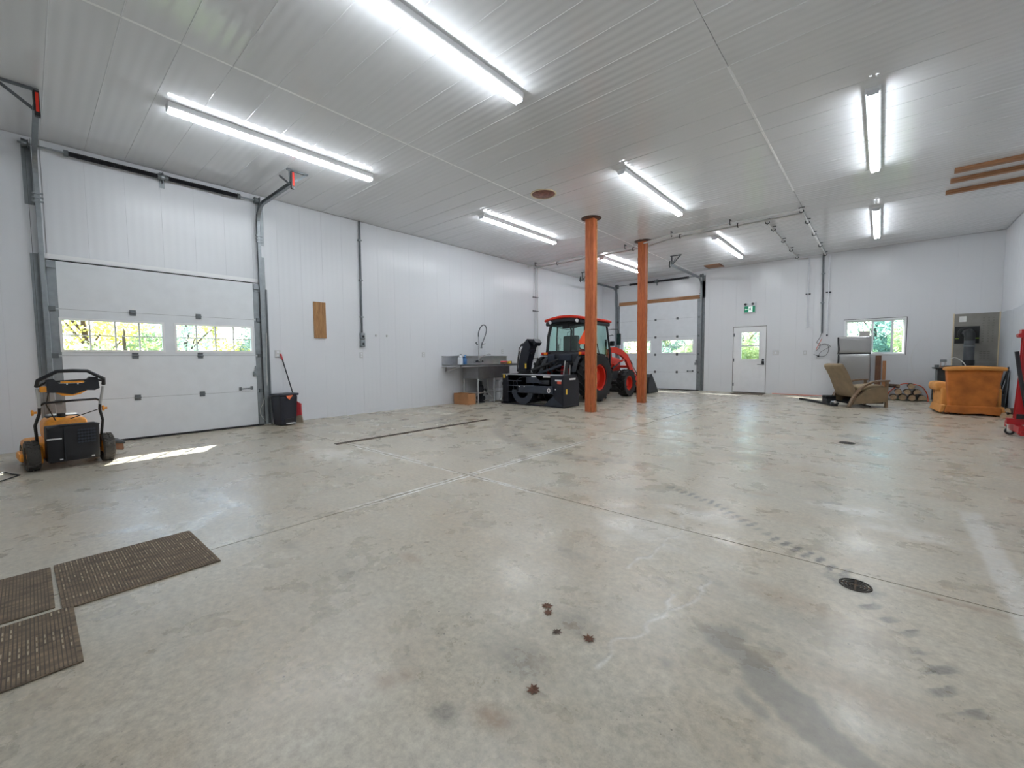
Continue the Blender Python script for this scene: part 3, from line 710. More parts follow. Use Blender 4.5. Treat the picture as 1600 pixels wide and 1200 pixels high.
# exit sign: body, green face, running figure, arrow, two emergency heads
t = thing('exit_sign', 'green running-figure exit sign with two emergency lamp heads above the entry door', 'exit sign', (-3.06, YB-.03, 2.45))
bk(MB().rbox(-3.22, -2.90, .0, .06, 2.455, 2.785, .008), 'housing', 'white_plastic', t, 40)
pl = bk(MB().box(-3.205, -2.915, .06, .064, 2.475, 2.66), 'green_panel', 'green_sign', t)
m = MB().box(-3.09, -2.985, .0635, .0645, 2.485, 2.65); bk(m, 'door_pictogram', 'white_sign', pl)
m = MB().prism([(-3.02, 2.63), (-3.045, 2.63), (-3.045, 2.61), (-3.02, 2.61)], 'y', .0645, .066)          # head of the figure
m.prism([(-3.055, 2.60), (-3.02, 2.60), (-3.03, 2.55), (-3.065, 2.55)], 'y', .0645, .066).prism([(-3.055, 2.595), (-3.085, 2.57), (-3.08, 2.56), (-3.05, 2.58)], 'y', .0645, .066)
m.prism([(-3.03, 2.555), (-3.005, 2.525), (-3.015, 2.515), (-3.05, 2.55)], 'y', .0645, .066).prism([(-3.06, 2.55), (-3.075, 2.51), (-3.085, 2.515), (-3.07, 2.555)], 'y', .0645, .066)
bk(m, 'running_figure', 'green_sign', pl)
m = MB().box(-3.17, -3.11, .064, .0655, 2.56, 2.572).prism([(-3.19, 2.566), (-3.165, 2.59), (-3.165, 2.542)], 'y', .064, .0655); bk(m, 'arrow', 'white_sign', pl)
for u in (-3.165, -2.965):
    h = bk(MB().cyl((u, .05, 2.725), (u, .12, 2.715), .04, .045, n=14), 'lamp_head', 'grey_plastic', t, 40)
    bk(MB().cyl((u, .12, 2.715), (u, .124, 2.7145), .036, n=14), 'lens', 'flue_grey', h)

# wall plates
def plate(label, M, u, z, w=.075, h=.12, kind='outlet', mt='outlet_grey'):
    t = thing('wall_'+kind, label, kind, M @ Vector((u, .002, z-h/2)))
    M_ = M; m = MB().rbox(u-w/2, u+w/2, .001, .012, z-h/2, z+h/2, .004).xf(M_); m.build('cover', mt, t, 40, True)
    if kind == 'outlet':
        for dz in (-.026, .026): MB().rbox(u-.018, u+.018, .012, .015, z+dz-.016, z+dz+.016, .004).xf(M_).build('socket', 'white_plastic', t, 40, True)
    else: MB().box(u-.02, u+.02, .012, .018, z-.03, z+.03).xf(M_).build('rocker', 'white_plastic', t, 0, True)
plate('pale outlet plate behind the red-tipped broom handle', ML, 2.95, 1.24, .10, .13)
plate('pale outlet plate below the two grey boxes on the conduit', ML, 4.56, 1.22)
plate('pale outlet plate on the left wall just before the steel sink', ML, 6.14, 1.23)
plate('pale outlet on the left wall above the right end of the sink', ML, 8.9, 1.32)
plate('small switch plate on the back wall between exit door and hanging wires', MBk, -1.63, 1.22, .075, .12, 'switch')
plate('round-cornered wall plate right of the entry door', MBk, -2.35, 1.23, .15, .13, 'switch')
for y, nm in ((4.91, 'left'), (5.17, 'right')):
    tag(MB().lathe([(.0, .03), (.018, .03), (.022, .02), (.022, 0)], (0, 0, 0), 'y', 12).xf(Matrix.Translation((0,0,0))).xf(ML @ Matrix.Translation((y, .001, 1.635))).build('wall_hook', 'outlet_grey', smooth=40), f'small grey peg on the left wall, {nm} one of the pair', 'peg')
m = MB().box(3.605, 3.835, .002, .024, 1.54, 2.225).xf(ML); wbd = m.build('wall_board', 'board_wood'); tag(wbd, 'narrow brown wooden board fixed upright on the left wall', 'board')

# conduit with boxes on the left wall
t = thing('conduit', 'dark grey conduit running down the left wall into two grey boxes', 'conduit', (XL+.03, 4.58, 1.4))
def lw_(m, n, mt, p, sm=0): return m.xf(ML).build(n, mt, p, sm, True)
lw_(MB().cyl((4.585, .03, ZC-.01), (4.575, .03, 1.68), .021, n=10), 'pipe', 'galv_dark', t, 40)
for z in (3.55, 2.75, 2.0): lw_(MB().box(4.545, 4.615, .002, .058, z-.012, z+.012), 'strap', 'galv', t)
for z in (1.54, 1.39):
    bx = lw_(MB().rbox(4.53, 4.625, .002, .07, z, z+.13, .006), 'box', 'galv', t, 40); lw_(MB().cyl((4.578, .07, z+.06), (4.578, .074, z+.06), .025, n=14), 'receptacle', 'black_plastic', bx)

# pipes dropping down the left wall near the sink
for i, (y, lab) in enumerate(((10.33, 'left'), (10.42, 'middle'), (10.52, 'right'))):
    t = thing('water_pipe', f'thin pale pipe running down the left wall behind the snow blower, {lab} of three', 'pipe', (XL+.03, y, .5), 0, 'pipes on the left wall')
    lw_(MB().cyl((y, .03, ZC-.03), (y, .03, .45), .012 if i else .007, n=8), 'pipe', 'grey_plastic', t, 40)
    for z in (3.0, 2.58, 1.12): lw_(MB().box(y-.03, y+.03, .002, .045, z-.012, z+.012), 'clip', 'galv_dark', t)

# pipes strapped under the ceiling
def clamp(p, axis, t, name='clamp'):
    x, y, z = p; m = MB(); a = [(x+.0, y, ZC-.002)]
    if axis == 'x': m.box(x-.012, x+.012, y-.05, y+.05, ZC-.012, ZC-.001).tube([(x, y-.035, ZC-.01), (x, y-.035, z-.015), (x, y, z-.035), (x, y+.035, z-.015), (x, y+.03, z+.015)], .009, 6)
    else: m.box(x-.05, x+.05, y-.012, y+.012, ZC-.012, ZC-.001).tube([(x-.035, y, ZC-.01), (x-.035, y, z-.015), (x, y, z-.035), (x+.035, y, z-.015), (x+.03, y, z+.015)], .009, 6)
    m.build(name, 'charcoal', t, 40, True)
ZP = ZC-.07
t = thing('ceiling_pipe', 'front white pipe strapped under the ceiling, turning to the back wall above the window side', 'pipe', (-1.24, 14.5, ZP), 0, 'pipes under the ceiling')
MB().tube([(XL+.05, 10.02, ZP), (-4.75, 10.02, ZP), (-4.5, 9.97, ZP), (-3.95, 9.75, ZP), (-3.7, 9.70, ZP), (-1.24, 9.70, ZP), (-1.22, 9.73, ZP), (-1.22, 14.55, ZP)], .019, 8).build('pipe', 'grey_plastic', t, 40, True)
for x in (-7.76, -4.92, -3.64, -2.43): clamp((x, 10.02 if x < -4.6 else 9.70, ZP), 'x', t)
for y in (9.8, 10.7, 11.85, 13.15, 14.4): clamp((-1.22, y, ZP), 'y', t)
t = thing('ceiling_pipe', 'rear white pipe strapped under the ceiling, turning to the back wall nearer the exit door', 'pipe', (-1.86, 14.5, ZP), 0, 'pipes under the ceiling')
MB().tube([(XL+.05, 10.32, ZP), (-4.7, 10.32, ZP), (-4.4, 10.25, ZP), (-3.85, 10.02, ZP), (-3.6, 9.98, ZP), (-1.24, 9.98, ZP), (-1.84, 9.98, ZP), (-1.84, 14.53, ZP), (-1.72, 14.60, ZP), (-1.615, 14.60, ZP)], .019, 8).build('pipe', 'grey_plastic', t, 40, True)
for x in (-7.2, -4.85, -3.55, -2.35): clamp((x, 10.32 if x < -4.6 else 9.98, ZP), 'x', t)
for y in (10.15, 10.8, 12.05, 13.2, 14.25): clamp((-1.84, y, ZP), 'y', t)

# back wall drops and loose wires
t = thing('conduit', 'dark conduit dropping down the back wall with loose wires at its end', 'conduit', (-1.265, YB-.03, 1.74))
bk(MB().cyl((-1.275, .03, ZC-.03), (-1.25, .03, 1.76), .021, n=10), 'pipe', 'galv_dark', t, 40)
for z in (3.4, 2.6): bk(MB().box(-1.31, -1.22, .002, .055, z-.012, z+.012), 'strap', 'galv', t)
bk(MB().tube(smooth_path([(-1.25, .03, 1.78), (-1.30, .05, 1.62), (-1.36, .05, 1.5), (-1.28, .05, 1.45), (-1.31, .06, 1.33), (-1.38, .06, 1.26)]), .006, 6), 'wire', 'cord_black', t, 40)
bk(MB().tube(smooth_path([(-1.31, .06, 1.40), (-1.20, .05, 1.44), (-1.10, .05, 1.40), (-1.09, .05, 1.25), (-1.16, .05, 1.13), (-1.30, .05, 1.12), (-1.42, .05, 1.17)]), .006, 6), 'wire', 'cord_black', t, 40)
bk(MB().tube(smooth_path([(-1.28, .05, 1.45), (-1.15, .05, 1.46), (-1.05, .05, 1.38), (-1.14, .05, 1.32), (-1.27, .05, 1.22), (-1.30, .05, 1.13)]), .005, 6), 'wire', 'cord_black', t, 40)
bk(MB().tube(smooth_path([(-1.25, .03, 1.6), (-1.33, .05, 1.40), (-1.37, .05, 1.30)]), .007, 6), 'red_wire', 'cord_orange', t, 40)
bk(MB().rbox(-1.34, -1.29, .03, .08, 1.10, 1.14, .006), 'plug', 'black_plastic', t, 40)
for u, z0, lab in ((-1.60, 1.98, 'white plastic pipe down the back wall, left of the dark conduit'), (-1.135, 1.72, 'white plastic pipe down the back wall, right of the dark conduit')):
    t = thing('water_pipe', lab, 'pipe', (u, YB-.03, z0), 0, 'pipes on the back wall')
    bk(MB().cyl((u, .03, ZC-.05), (u, .03, z0), .014, n=8), 'pipe', 'white_plastic', t, 40)
    bk(MB().box(u-.06, u+.06, .002, .04, 2.86, 2.89), 'clip', 'charcoal', t); bk(MB().cyl((u, .03, z0), (u, .03, z0-.05), .02, n=10), 'end_cap', 'slate_metal' if u > -1.3 else 'white_plastic', t, 40)
MBw = MB().tube(smooth_path([(.90, .012, 1.54), (.72, .012, 1.46), (.61, .012, 1.22), (.59, .012, .95), (.66, .012, .68), (.78, .012, .52)]), .004, 6).xf(MBk).build('loose_cable', 'cord_white'); tag(MBw, 'thin loose cable curving up the back wall between window and stove', 'cable')

# ================================================================== CEILING LIGHTS
def ceiling_light():
    t = thing('ceiling_light', '', 'ceiling light', (0, 0, 0), 0, 'twin-tube ceiling lights')
    L = 2.46
    MB().prism([(-.065, 0), (.065, 0), (.065, -.05), (.055, -.06), (-.055, -.06), (-.065, -.05)], 'y', 0, L).build('housing', 'trim_white', t)
    for y0, y1 in ((.01, L/2-.006), (L/2+.006, L-.01)):
        for x in (-.026, .026):
            MB().tube([(x, y0, -.078), (x, y1, -.078)], .0185, 10).build('tube', 'led_tube', t, 50)
    for y in (0, L/2, L): MB().box(-.05, .05, y-.004, y+.004, -.085, -.03).build('end_cap', 'white_plastic', t)
    return t
proto = ceiling_light(); first = True
for x, cn in ((-5.975, 'along the left wall'), (-3.015, 'in the middle row'), (-.15, 'in the right-hand row')):
    for y, rn in ((1.15, 'nearest the camera'), (5.99, 'halfway down the room'), (10.73, 'closest to the back wall')):
        o = proto if first else copy_tree(proto); first = False
        o.location = (x, y, ZC); o['label'] = f'lit twin-tube ceiling light {cn}, {rn}'

# ================================================================== POSTS, CEILING FITTINGS
def post(label, x, y, straps):
    t = thing('timber_post', label, 'post', (x, y, 0), 0, 'timber posts')
    w, dd = .095, .072
    for i in range(3):      # three plies side by side
        x0 = -w + i*2*w/3
        MB().box(x0+.001, x0+2*w/3-.001, -dd+(.004 if i == 2 else 0), dd, .002, ZC-.002).build('ply', 'post_wood', t)
    m = MB(); n = 60; random.seed(int(x*100+y*10))          # ragged edge of light wood
    pts = [(.002, 0)]
    for i in range(n): pts.append((.010+.014*random.random(), .02+i*(ZC-.04)/n))
    poly = [(0, .01)] + [(p[0], p[1]) for p in pts[1:]] + [(0, ZC-.01)]
    m.prism([(w+q[0]*.35, q[1]) for q in poly], 'y', dd*.35, dd*.98); m.build('ragged_edge', 'post_edge', t)
    for z, h in straps: MB().box(-w-.022, -w, -.035, .035, z, z+h).build('strap', 'black_metal', t)
    MB().box(w-.05, w-.042, -dd-.006, -dd, .0, .2).build('base_splinter', 'post_edge', t)
    c = MB().lathe([(.0, 0), (.185, 0), (.19, -.012), (.16, -.02), (.0, -.02)], (0, 0, ZC-.001), 'z', 28).build('ceiling_collar', 'collar_brown', t, 40)
    MB().lathe([(.185, 0), (.205, 0), (.20, -.008), (.185, -.008)], (0, 0, ZC-.001), 'z', 28, True).build('collar_rim', 'black_metal', c, 40)
    return t
post('nearer red-brown timber post in front of the tractor cab', -4.51, 7.66, [(3.35, .38), (1.95, .40), (.9, .4), (.25, .3)])
post('farther red-brown timber post in front of the loader bucket', -4.44, 9.98, [(3.2, .35), (1.9, .35), (.75, .35), (.1, .3)])
t = thing('ceiling_disc', 'round rusty brown disc let into the ceiling ahead of the nearer post', 'ceiling disc', (-4.46, 5.98, ZC))
MB().lathe([(.0, -.008), (.19, -.008), (.2, 0)], (0, 0, 0), 'z', 32).build('disc', 'rust_round', t, 40)
MB().lathe([(.198, 0), (.222, 0), (.218, -.012), (.2, -.012)], (0, 0, 0), 'z', 32, True).build('rim', 'cream_strip', t, 40)
for y, lab in ((9.42, 'nearest'), (9.93, 'middle'), (10.58, 'farthest')):
    o = MB().box(.76, XR-.002, -.045, .045, -.06, -.001).build('ceiling_board', 'ceiling_board'); o.location = (0, y, ZC)
    tag(o, f'brown timber board screwed to the ceiling by the right wall, {lab} of three', 'board', 'boards on the ceiling')
t = thing('ceiling_hatch', 'brown wooden hatch in the ceiling near the far garage door', 'hatch', (-3.98, 14.15, ZC))
MB().box(-.21, .21, -.26, .26, -.02, -.001).build('panel', 'ceiling_board', t)
MB().box(-.225, -.21, -.26, .26, -.026, -.001).box(.21, .225, -.26, .26, -.026, -.001).build('edge', 'dark_plank', t)

# ================================================================== FLOOR FITTINGS AND SMALL THINGS
t = thing('trench_drain', 'long narrow rusty trench drain grating in the concrete floor', 'drain', (-5.435, 4.1, 0))
MB().box(-.045, -.033, -1.45, 1.45, 0, .004).box(.033, .045, -1.45, 1.45, 0, .004).build('frame', 'drain_rust', t)
m = MB()
for i in range(100): m.box(-.033, .033, -1.45+i*.029, -1.45+i*.029+.014, .0, .0035)
o = m.build('grating', 'drain_iron', t); o['kind'] = 'stuff'
def round_drain(label, x, y, r):
    t = thing('floor_drain', label, 'drain', (x, y, 0))
    MB().lathe([(r*.86, 0), (r, 0), (r*.98, .004), (r*.86, .005)], (0, 0, 0), 'z', 28, True).build('rim', 'drain_iron', t, 40)
    for k in (.68, .46, .24): MB().lathe([(r*(k-.07), 0), (r*(k+.06), 0), (r*(k+.05), .004), (r*(k-.06), .004)], (0, 0, 0), 'z', 24, True).build('ring', 'drain_iron', t, 40)
    for a in (0, PI/2): MB().obox((0, 0, .002), (r*1.75, r*.12, .003), Matrix.Rotation(a, 3, 'Z')).build('bar', 'drain_rust', t)
round_drain('round iron floor drain with ring slots in the right foreground', -.055, 2.605, .066)
round_drain('small rust-ringed floor drain far out toward the armchair', -.285, 6.88, .085)

def floor_mat(label, pts, rows_seed, zt=.008, z0=0.0005, dash=True):
    """woven entrance mat: slab with raised pale dashes in rows. pts: corner, corner along length, corner along width"""
    o0, ou, ov = [Vector((p[0], p[1], 0)) for p in pts]; U = ou-o0; V = ov-o0; lu, lv = U.length, V.length
    ang = math.atan2(U.y, U.x); t = thing('floor_mat', label, 'mat', (o0.x, o0.y, 0), ang, 'woven entrance mats')
    s = 1 if U.cross(V).z > 0 else -1
    y0, y1 = (0, lv) if s > 0 else (-lv, 0)
    MB().rbox(0, lu, y0, y1, z0, zt, .003).build('mat_body', 'rubber_mat_weave', t)
    rnd = random.Random(rows_seed); m = MB(); n = int(lv/.0115)
    for i in range(n):
        v = y0+.012+i*(lv-.02)/n; m.box(.006, lu-.006, v, v+.0035, zt-.001, zt+.0010)
    m.build('ribs', 'mat_rib', t)['kind'] = 'stuff'
    if dash:
        m = MB(); nr = int(lu/.050)
        for i in range(nr):
            u = .02+i*(lu-.05)/nr
            on = rnd.random() < .55
            for j in range(n):
                if rnd.random() < .10: on = not on
                if not on or j % 2: continue
                v = y0+.012+j*(lv-.02)/n+.0045; m.box(u, u+.03, v, v+.0045, zt-.001, zt+.0016)
        m.build('pale_dashes', 'mat_dash', t)['kind'] = 'stuff'
    return t
floor_mat('brown woven mat pointing to the right, longest of the three entrance mats', [(-3.40, .65), (-2.75, .66), (-3.33, .045)], 1)
floor_mat('worn brown mat at the left frame edge, behind the other two', [(-3.38, -1.1), (-2.80, -1.1), (-3.38, .03)], 2, .007, .0005, False)
floor_mat('brown woven mat at the left frame edge, nearest the camera', [(-2.76, -1.05), (-2.21, -1.05), (-2.76, .085)], 3)
def leaf(label, x, y, s, rz, mt='leaf_brown'):
    pts = [(0,-1),(.12,-.35),(.75,-.55),(.5,-.1),(1,.25),(.45,.3),(.4,.75),(.1,.5),(0,1),(-.15,.5),(-.5,.7),(-.45,.25),(-.95,.2),(-.5,-.1),(-.7,-.5),(-.1,-.35)]
    m = MB(); n = len(pts); vs_ = [(p[0]*s, p[1]*s, .002+.003*abs(p[0])*(1 if i % 3 else .2)) for i, p in enumerate(pts)] + [(0, 0, .001)]
    m.add(vs_, [(i, (i+1) % n, n) for i in range(n)]); o = m.build('dry_leaf', mt); at(o, (x, y, .0), rz); tag(o, label, 'leaf', 'dry leaves on the floor')
leaf('small curled brown dry leaf, rearmost on the foreground concrete', -1.10, 1.49, 0.030, .4); leaf('curled brown dry leaf lying just in front of the rearmost one', -1.065, 1.455, 0.027, 2.1)
leaf('pale brown star-shaped dry leaf in the middle foreground', -.96, 1.37, 0.024, 1.2, 'bark'); leaf('dark dry leaf, rightmost of those on the foreground concrete', -.84, 1.42, 0.030, 3.0); leaf('reddish dry leaf closest to the camera', -.85, 1.07, 0.028, 5.0)

# ---- pedal bin, broom
t = thing('pedal_bin', 'dark navy plastic pedal bin with an orange bag corner, by the near garage door', 'bin', (-7.83, 2.925, 0), .25)
m = MB(); prof = lambda s, z: [(-.145*s, -.19*s, z), (.145*s, -.19*s, z), (.145*s, .19*s, z), (-.145*s, .19*s, z)]
m.rbox(-.14, .14, -.165, .165, .002, .515, .03, fn=lambda p: (p.x*(.84+.16*p.z/.515), p.y*(.84+.16*p.z/.515), p.z)); m.build('body', 'bin_navy', t, 40)
MB().rbox(-.155, .155, -.18, .18, .51, .55, .018).build('lid', 'bin_navy', t, 40)
MB().rbox(.10, .135, -.09, .09, .03, .12, .004).build('pedal_recess', 'black_plastic', t, 40); MB().rbox(.125, .185, -.075, .075, .025, .045, .006).build('pedal', 'grey_plastic', t, 40)
MB().add([(.155, -.07, .515), (.155, .06, .52), (.158, .02, .48), (.157, -.01, .44), (.159, -.05, .47)], [(0, 1, 2, 3, 4)]).prism([(-.06, .50), (.05, .515), (.0, .46)], 'x', .145, .1565).build('bag_corner', 'bag_orange', t)
t = thing('broom', 'broom with dark handle and red grip leaning on the left wall behind the bin', 'broom', (-7.88, 3.2, 0))
MB().tube([(-8.085, 2.995, 1.225), (-7.92, 3.15, .36)], .011, 8).build('handle', 'charcoal', t, 40, True); MB().tube([(-8.088, 2.99, 1.24), (-8.07, 3.01, 1.14)], .015, 8).build('grip', 'red_plastic', t, 40, True)
m = MB().prism([(-.06, .45), (.02, .38), (.085, .34), (.09, .14), (-.01, .12), (-.06, .25)], 'y', -.02, .02); m.xf(Matrix.Translation((-7.90, 3.15, 0)) @ Matrix.Rotation(.8, 4, 'Z')); m.build('scoop', 'red_plastic', t, 0, True)
m = MB().prism([(-.0, .15), (.085, .16), (.11, .0), (.0, .0)], 'y', -.018, .018); m.xf(Matrix.Translation((-7.90, 3.15, .001)) @ Matrix.Rotation(.8, 4, 'Z')); m.build('bristles', 'bristle', t, 0, True)

# ---- lawn mower (faces the near garage door, rear to the camera)
t = thing('lawn_mower', 'yellow and black walk-behind lawn mower parked at the near garage door', 'lawn mower', (-6.62, .272, 0), PI/2+.10)
# local: x = left/right (+x left in the picture is -y world), y = forward
def wheel(parent, name, c, r, w, hub='yellow_orange', lugs=22):
    m = MB(); prof = [(r*.62, -w*.46), (r*.92, -w*.5), (r, -w*.36), (r, w*.36), (r*.92, w*.5), (r*.62, w*.46)]; m.lathe(prof, c, 'x', 28, True)
    for i in range(lugs):
        a = 2*PI*i/lugs
        for s in (-1, 1):
            R = Matrix.Rotation(a + s*.05, 3, 'X') @ Matrix.Rotation(s*.6, 3, 'Z'); m.obox(Vector(c)+Matrix.Rotation(a+s*.06, 3, 'X') @ Vector((s*w*.24, 0, r)), (w*.4, .012, .012), R)
    o = m.build(name, 'tread_worn', parent, 35)
    MB().lathe([(.0, -w*.35), (r*.3, -w*.35), (r*.62, -w*.2), (r*.62, w*.2), (r*.3, w*.35), (.0, w*.35)], c, 'x', 20).build('hub', hub, o, 40); return o
wheel(t, 'rear_wheel', (-.285, 0, .155), .153, .10); wheel(t, 'rear_wheel', (.285, 0, .155), .153, .10)
wheel(t, 'front_wheel', (-.27, .62, .105), .103, .07, lugs=16); wheel(t, 'front_wheel', (.27, .62, .105), .103, .07, lugs=16)
m = MB().rbox(-.30, .24, .06, .74, .09, .27, .06, 9, fn=lambda p: (p.x, p.y, p.z)); dk = m.build('deck', 'yellow_orange', t, 40)
MB().rbox(-.36, -.28, .12, .40, .08, .17, .02).build('side_chute', 'yellow_orange', t, 40)
MB().rbox(.26, .46, .12, .40, .11, .20, .02, fn=lambda p: (p.x, p.y, p.z-.25*max(0, p.x-.28))).build('discharge_chute', 'dark_plank', t, 40); MB().rbox(.24, .47, .10, .42, .19, .225, .012, fn=lambda p: (p.x, p.y, p.z-.25*max(0, p.x-.28))).build('chute_flap', 'charcoal', t, 40)
m = MB().rbox(-.17, .17, .10, .50, .25, .52, .08, 9); m.build('engine_cover', 'yellow_orange', t, 40); MB().rbox(-.13, .13, .24, .48, .48, .54, .03).build('engine_top', 'black_plastic', t, 40)
MB().cyl((-.03, .2, .515), (-.03, .2, .56), .035, n=14).build('fuel_cap', 'black_plastic', t, 40)
bag = MB().rbox(-.195, .20, -.17, .02, .075, .46, .02, fn=lambda p: (p.x, p.y-.12*(p.z-.07), p.z)).build('grass_bag', 'black_plastic', t, 40)
m = MB()
for i in range(5):
    for j in range(6): m.obox((.035+j*.024, -.184-.12*(.20+i*.033), .27+i*.033), (.018, .006, .02), Matrix.Rotation(.5, 3, 'Y'))
m.build('vent_grille', 'slate_metal', bag); MB().rbox(-.20, -.09, -.215, -.19, .32, .335, .005).build('handle_slot', 'grey_plastic', bag, 40)
MB().tube([(-.19, -.215, .445), (-.1, -.22, .465), (.15, -.22, .465), (.195, -.215, .445)], .012, 8).build('bag_rim', 'charcoal', bag, 40)
MB().box(-.075, -.069, -.215, -.165, .10, .43).build('bag_seam', 'charcoal', bag)
for x in (-.10, .14): MB().box(x-.012, x+.012, -.188, -.180, .10, .112).build('rivet', 'sticker_white', bag)
for s in (-1, 1):
    MB().tube([(s*.235, .02, .16), (s*.245, -.02, .32), (s*.255, -.06, .47), (s*.225, -.12, .60), (s*.225, -.16, .69)], .013, 8).build('lower_handle', 'black_metal', t, 40)
    MB().tube([(s*.225, -.15, .66), (s*.242, -.24, .86)], .013, 8).build('handle_tube', 'silver_paint', t, 40)
    MB().lathe([(.0, .0), (.03, .0), (.03, .015), (.012, .02), (.012, .04), (.0, .04)], (s*.243 if s > 0 else -.283, -.135, .61), 'x', 10).build('knob', 'yellow_orange', t, 40)
    MB().rbox(min(s*.24, s*.32)-.0, max(s*.24, s*.32), -.03, .16, .10, .25, .02).build('wheel_bracket', 'yellow_orange', t, 40) if s > 0 else MB().rbox(-.25, -.21, -.06, .12, .07, .25, .012).build('wheel_bracket', 'yellow_orange', t, 40)
MB().tube([(-.225, -.155, .68), (-.19, -.165, .705), (.0, -.17, .715), (.19, -.165, .72), (.225, -.155, .70)], .011, 8).build('crossbar', 'black_metal', t, 40)
MB().tube([(-.245, -.25, .88), (-.24, -.30, .94), (-.11, -.33, 1.03), (.0, -.335, 1.035), (.11, -.33, 1.03), (.24, -.30, .94), (.245, -.25, .88)], .018, 8).build('push_bar', 'black_plastic', t, 40)
MB().tube([(-.235, -.25, .88), (-.18, -.25, .92), (.18, -.25, .935), (.235, -.25, .92)], .011, 8).build('bail_bar', 'black_metal', t, 40)
con = MB().prism([(-.18, .945), (-.13, .955), (-.09, .90), (.09, .90), (.14, .965), (.20, .96), (.21, .84), (.17, .82), (.11, .825), (.0, .785), (-.10, .81), (-.18, .815)], 'y', -.27, -.20).build('console', 'black_plastic', t)
MB().prism([(-.13, .82), (.13, .835), (.06, .785), (.0, .77), (-.07, .775)], 'y', -.262, -.21).build('console_trim', 'yellow_orange', con); MB().box(-.08, .09, -.274, -.26, .905, .925).build('console_strip', 'yellow_orange', con)
MB().rbox(-.225, -.17, -.27, -.20, .82, .88, .01).build('control_box', 'yellow_orange', con, 40)
for x in (-.035, .045): MB().cyl((x, -.275, .895), (x, -.27, .895), .006, n=8).build('screw', 'sticker_white', con)
for p in ([(-.16, -.2, .82), (-.17, -.1, .68), (-.09, .1, .5), (-.02, .3, .44)], [(.2, -.16, .6), (.06, .05, .52), (-.02, .25, .46)]): MB().tube(p, .005, 6).build('control_cable', 'cord_black', t, 40)
c = MB().tube([(-6.1, -.35, .005), (-6.25, -.2, .005), (-6.42, -.1, .005), (-6.55, -.16, .006), (-6.7, -.2, .006), (-6.5, -.3, .005), (-6.2, -.4, .005)], .006, 6).build('power_cord', 'cord_black'); tag(c, 'thin black cord lying on the floor beside the lawn mower wheel', 'cord')

# ---- stainless sink on the left wall
t = thing('utility_sink', 'long stainless steel sink with drainboards and backsplash on the left wall', 'sink', (-7.77, 7.8, 0))
X0, X1 = XL+.002, -7.43
def ww(m, n, mt, p, sm=0): return m.build(n, mt, p, sm, True)
ww(MB().box(X0, X0+.03, 6.69, 9.05, .97, 1.20).box(X0, X0+.06, 6.69, 9.05, 1.185, 1.20), 'backsplash', 'steel', t)
m = MB()
for (a, b, c, d) in rects_minus(6.69, 9.05, X0+.03, X1, [(7.31, 7.83, -7.96, -7.49), (7.89, 8.41, -7.96, -7.49)]): m.box(c, d, a, b, .962, .98)
m.box(X1-.02, X1, 6.69, 9.05, .93, .985).box(X0, X1, 6.69, 6.71, .93, .985).box(X0, X1, 9.03, 9.05, .93, .985); ww(m, 'worktop', 'steel', t)
for y0, y1 in ((7.27, 7.86), (7.862, 8.45)):
    m = MB().box(-7.98, -7.97, y0, y1, .63, .962).box(-7.45, -7.44, y0, y1, .63, .962).box(-7.97, -7.45, y0, y0+.01, .63, .962).box(-7.97, -7.45, y1-.01, y1, .63, .962).box(-7.97, -7.45, y0+.01, y1-.01, .63, .64); ww(m, 'basin', 'basin_steel', t)
for y in (7.29, 7.86, 8.43):
    for x in (-7.46, -7.96): ww(MB().cyl((x, y, .001), (x, y, .66), .019, n=10), 'leg', 'steel', t, 40)
ww(MB().cyl((-7.46, 7.29, .28), (-7.46, 8.43, .28), .014, n=8), 'rail', 'steel', t, 40); ww(MB().cyl((-7.96, 7.29, .28), (-7.96, 8.43, .28), .014, n=8), 'rail', 'steel', t, 40); ww(MB().cyl((-7.46, 7.29, .28), (-7.96, 7.29, .28), .014, n=8), 'rail', 'steel', t, 40)
ww(MB().bar((X0+.02, 6.8, .80), (-7.5, 6.8, .955), .03, .03).bar((X0+.02, 6.8, .80), (X0+.02, 6.8, .96), .03, .03), 'bracket', 'steel_dull', t)
f = thing('pre_rinse_faucet', 'chrome pre-rinse faucet with a tall looping spring hose above the sink', 'faucet', (-8.03, 7.85, 1.03))
ww(MB().box(-8.078, -8.04, 7.72, 7.98, 1.03, 1.09).cyl((-8.05, 7.74, 1.06), (-7.98, 7.74, 1.06), .022, n=10).cyl((-8.05, 7.96, 1.06), (-7.98, 7.96, 1.06), .022, n=10), 'valve_body', 'chrome', f, 40)
for y in (7.74, 7.96): ww(MB().bar((-7.975, y-.05, 1.06), (-7.975, y+.05, 1.06), .014, .012), 'tap_lever', 'chrome', f)
ww(MB().tube([(-8.0, 7.85, 1.07), (-8.0, 7.85, 1.72)], .013, 8), 'riser', 'chrome', f, 40)
ww(MB().tube([(-8.0, 7.86, 1.14), (-7.95, 7.98, 1.20), (-7.88, 8.12, 1.25), (-7.86, 8.16, 1.24)], .009, 8), 'spout', 'chrome', f, 40)
hp = [(-8.0, 7.85, 1.70), (-8.0, 7.86, 1.82), (-7.99, 7.92, 1.95), (-7.98, 8.02, 2.02), (-7.97, 8.10, 1.98), (-7.96, 8.11, 1.88), (-7.955, 8.06, 1.74), (-7.95, 7.99, 1.62), (-7.945, 7.94, 1.54)]
sp = smooth_path(hp, 8); ww(MB().tube(sp, [.017 if i % 2 else .013 for i in range(len(sp))], 8), 'spring_hose', 'galv_dark', f, 40)
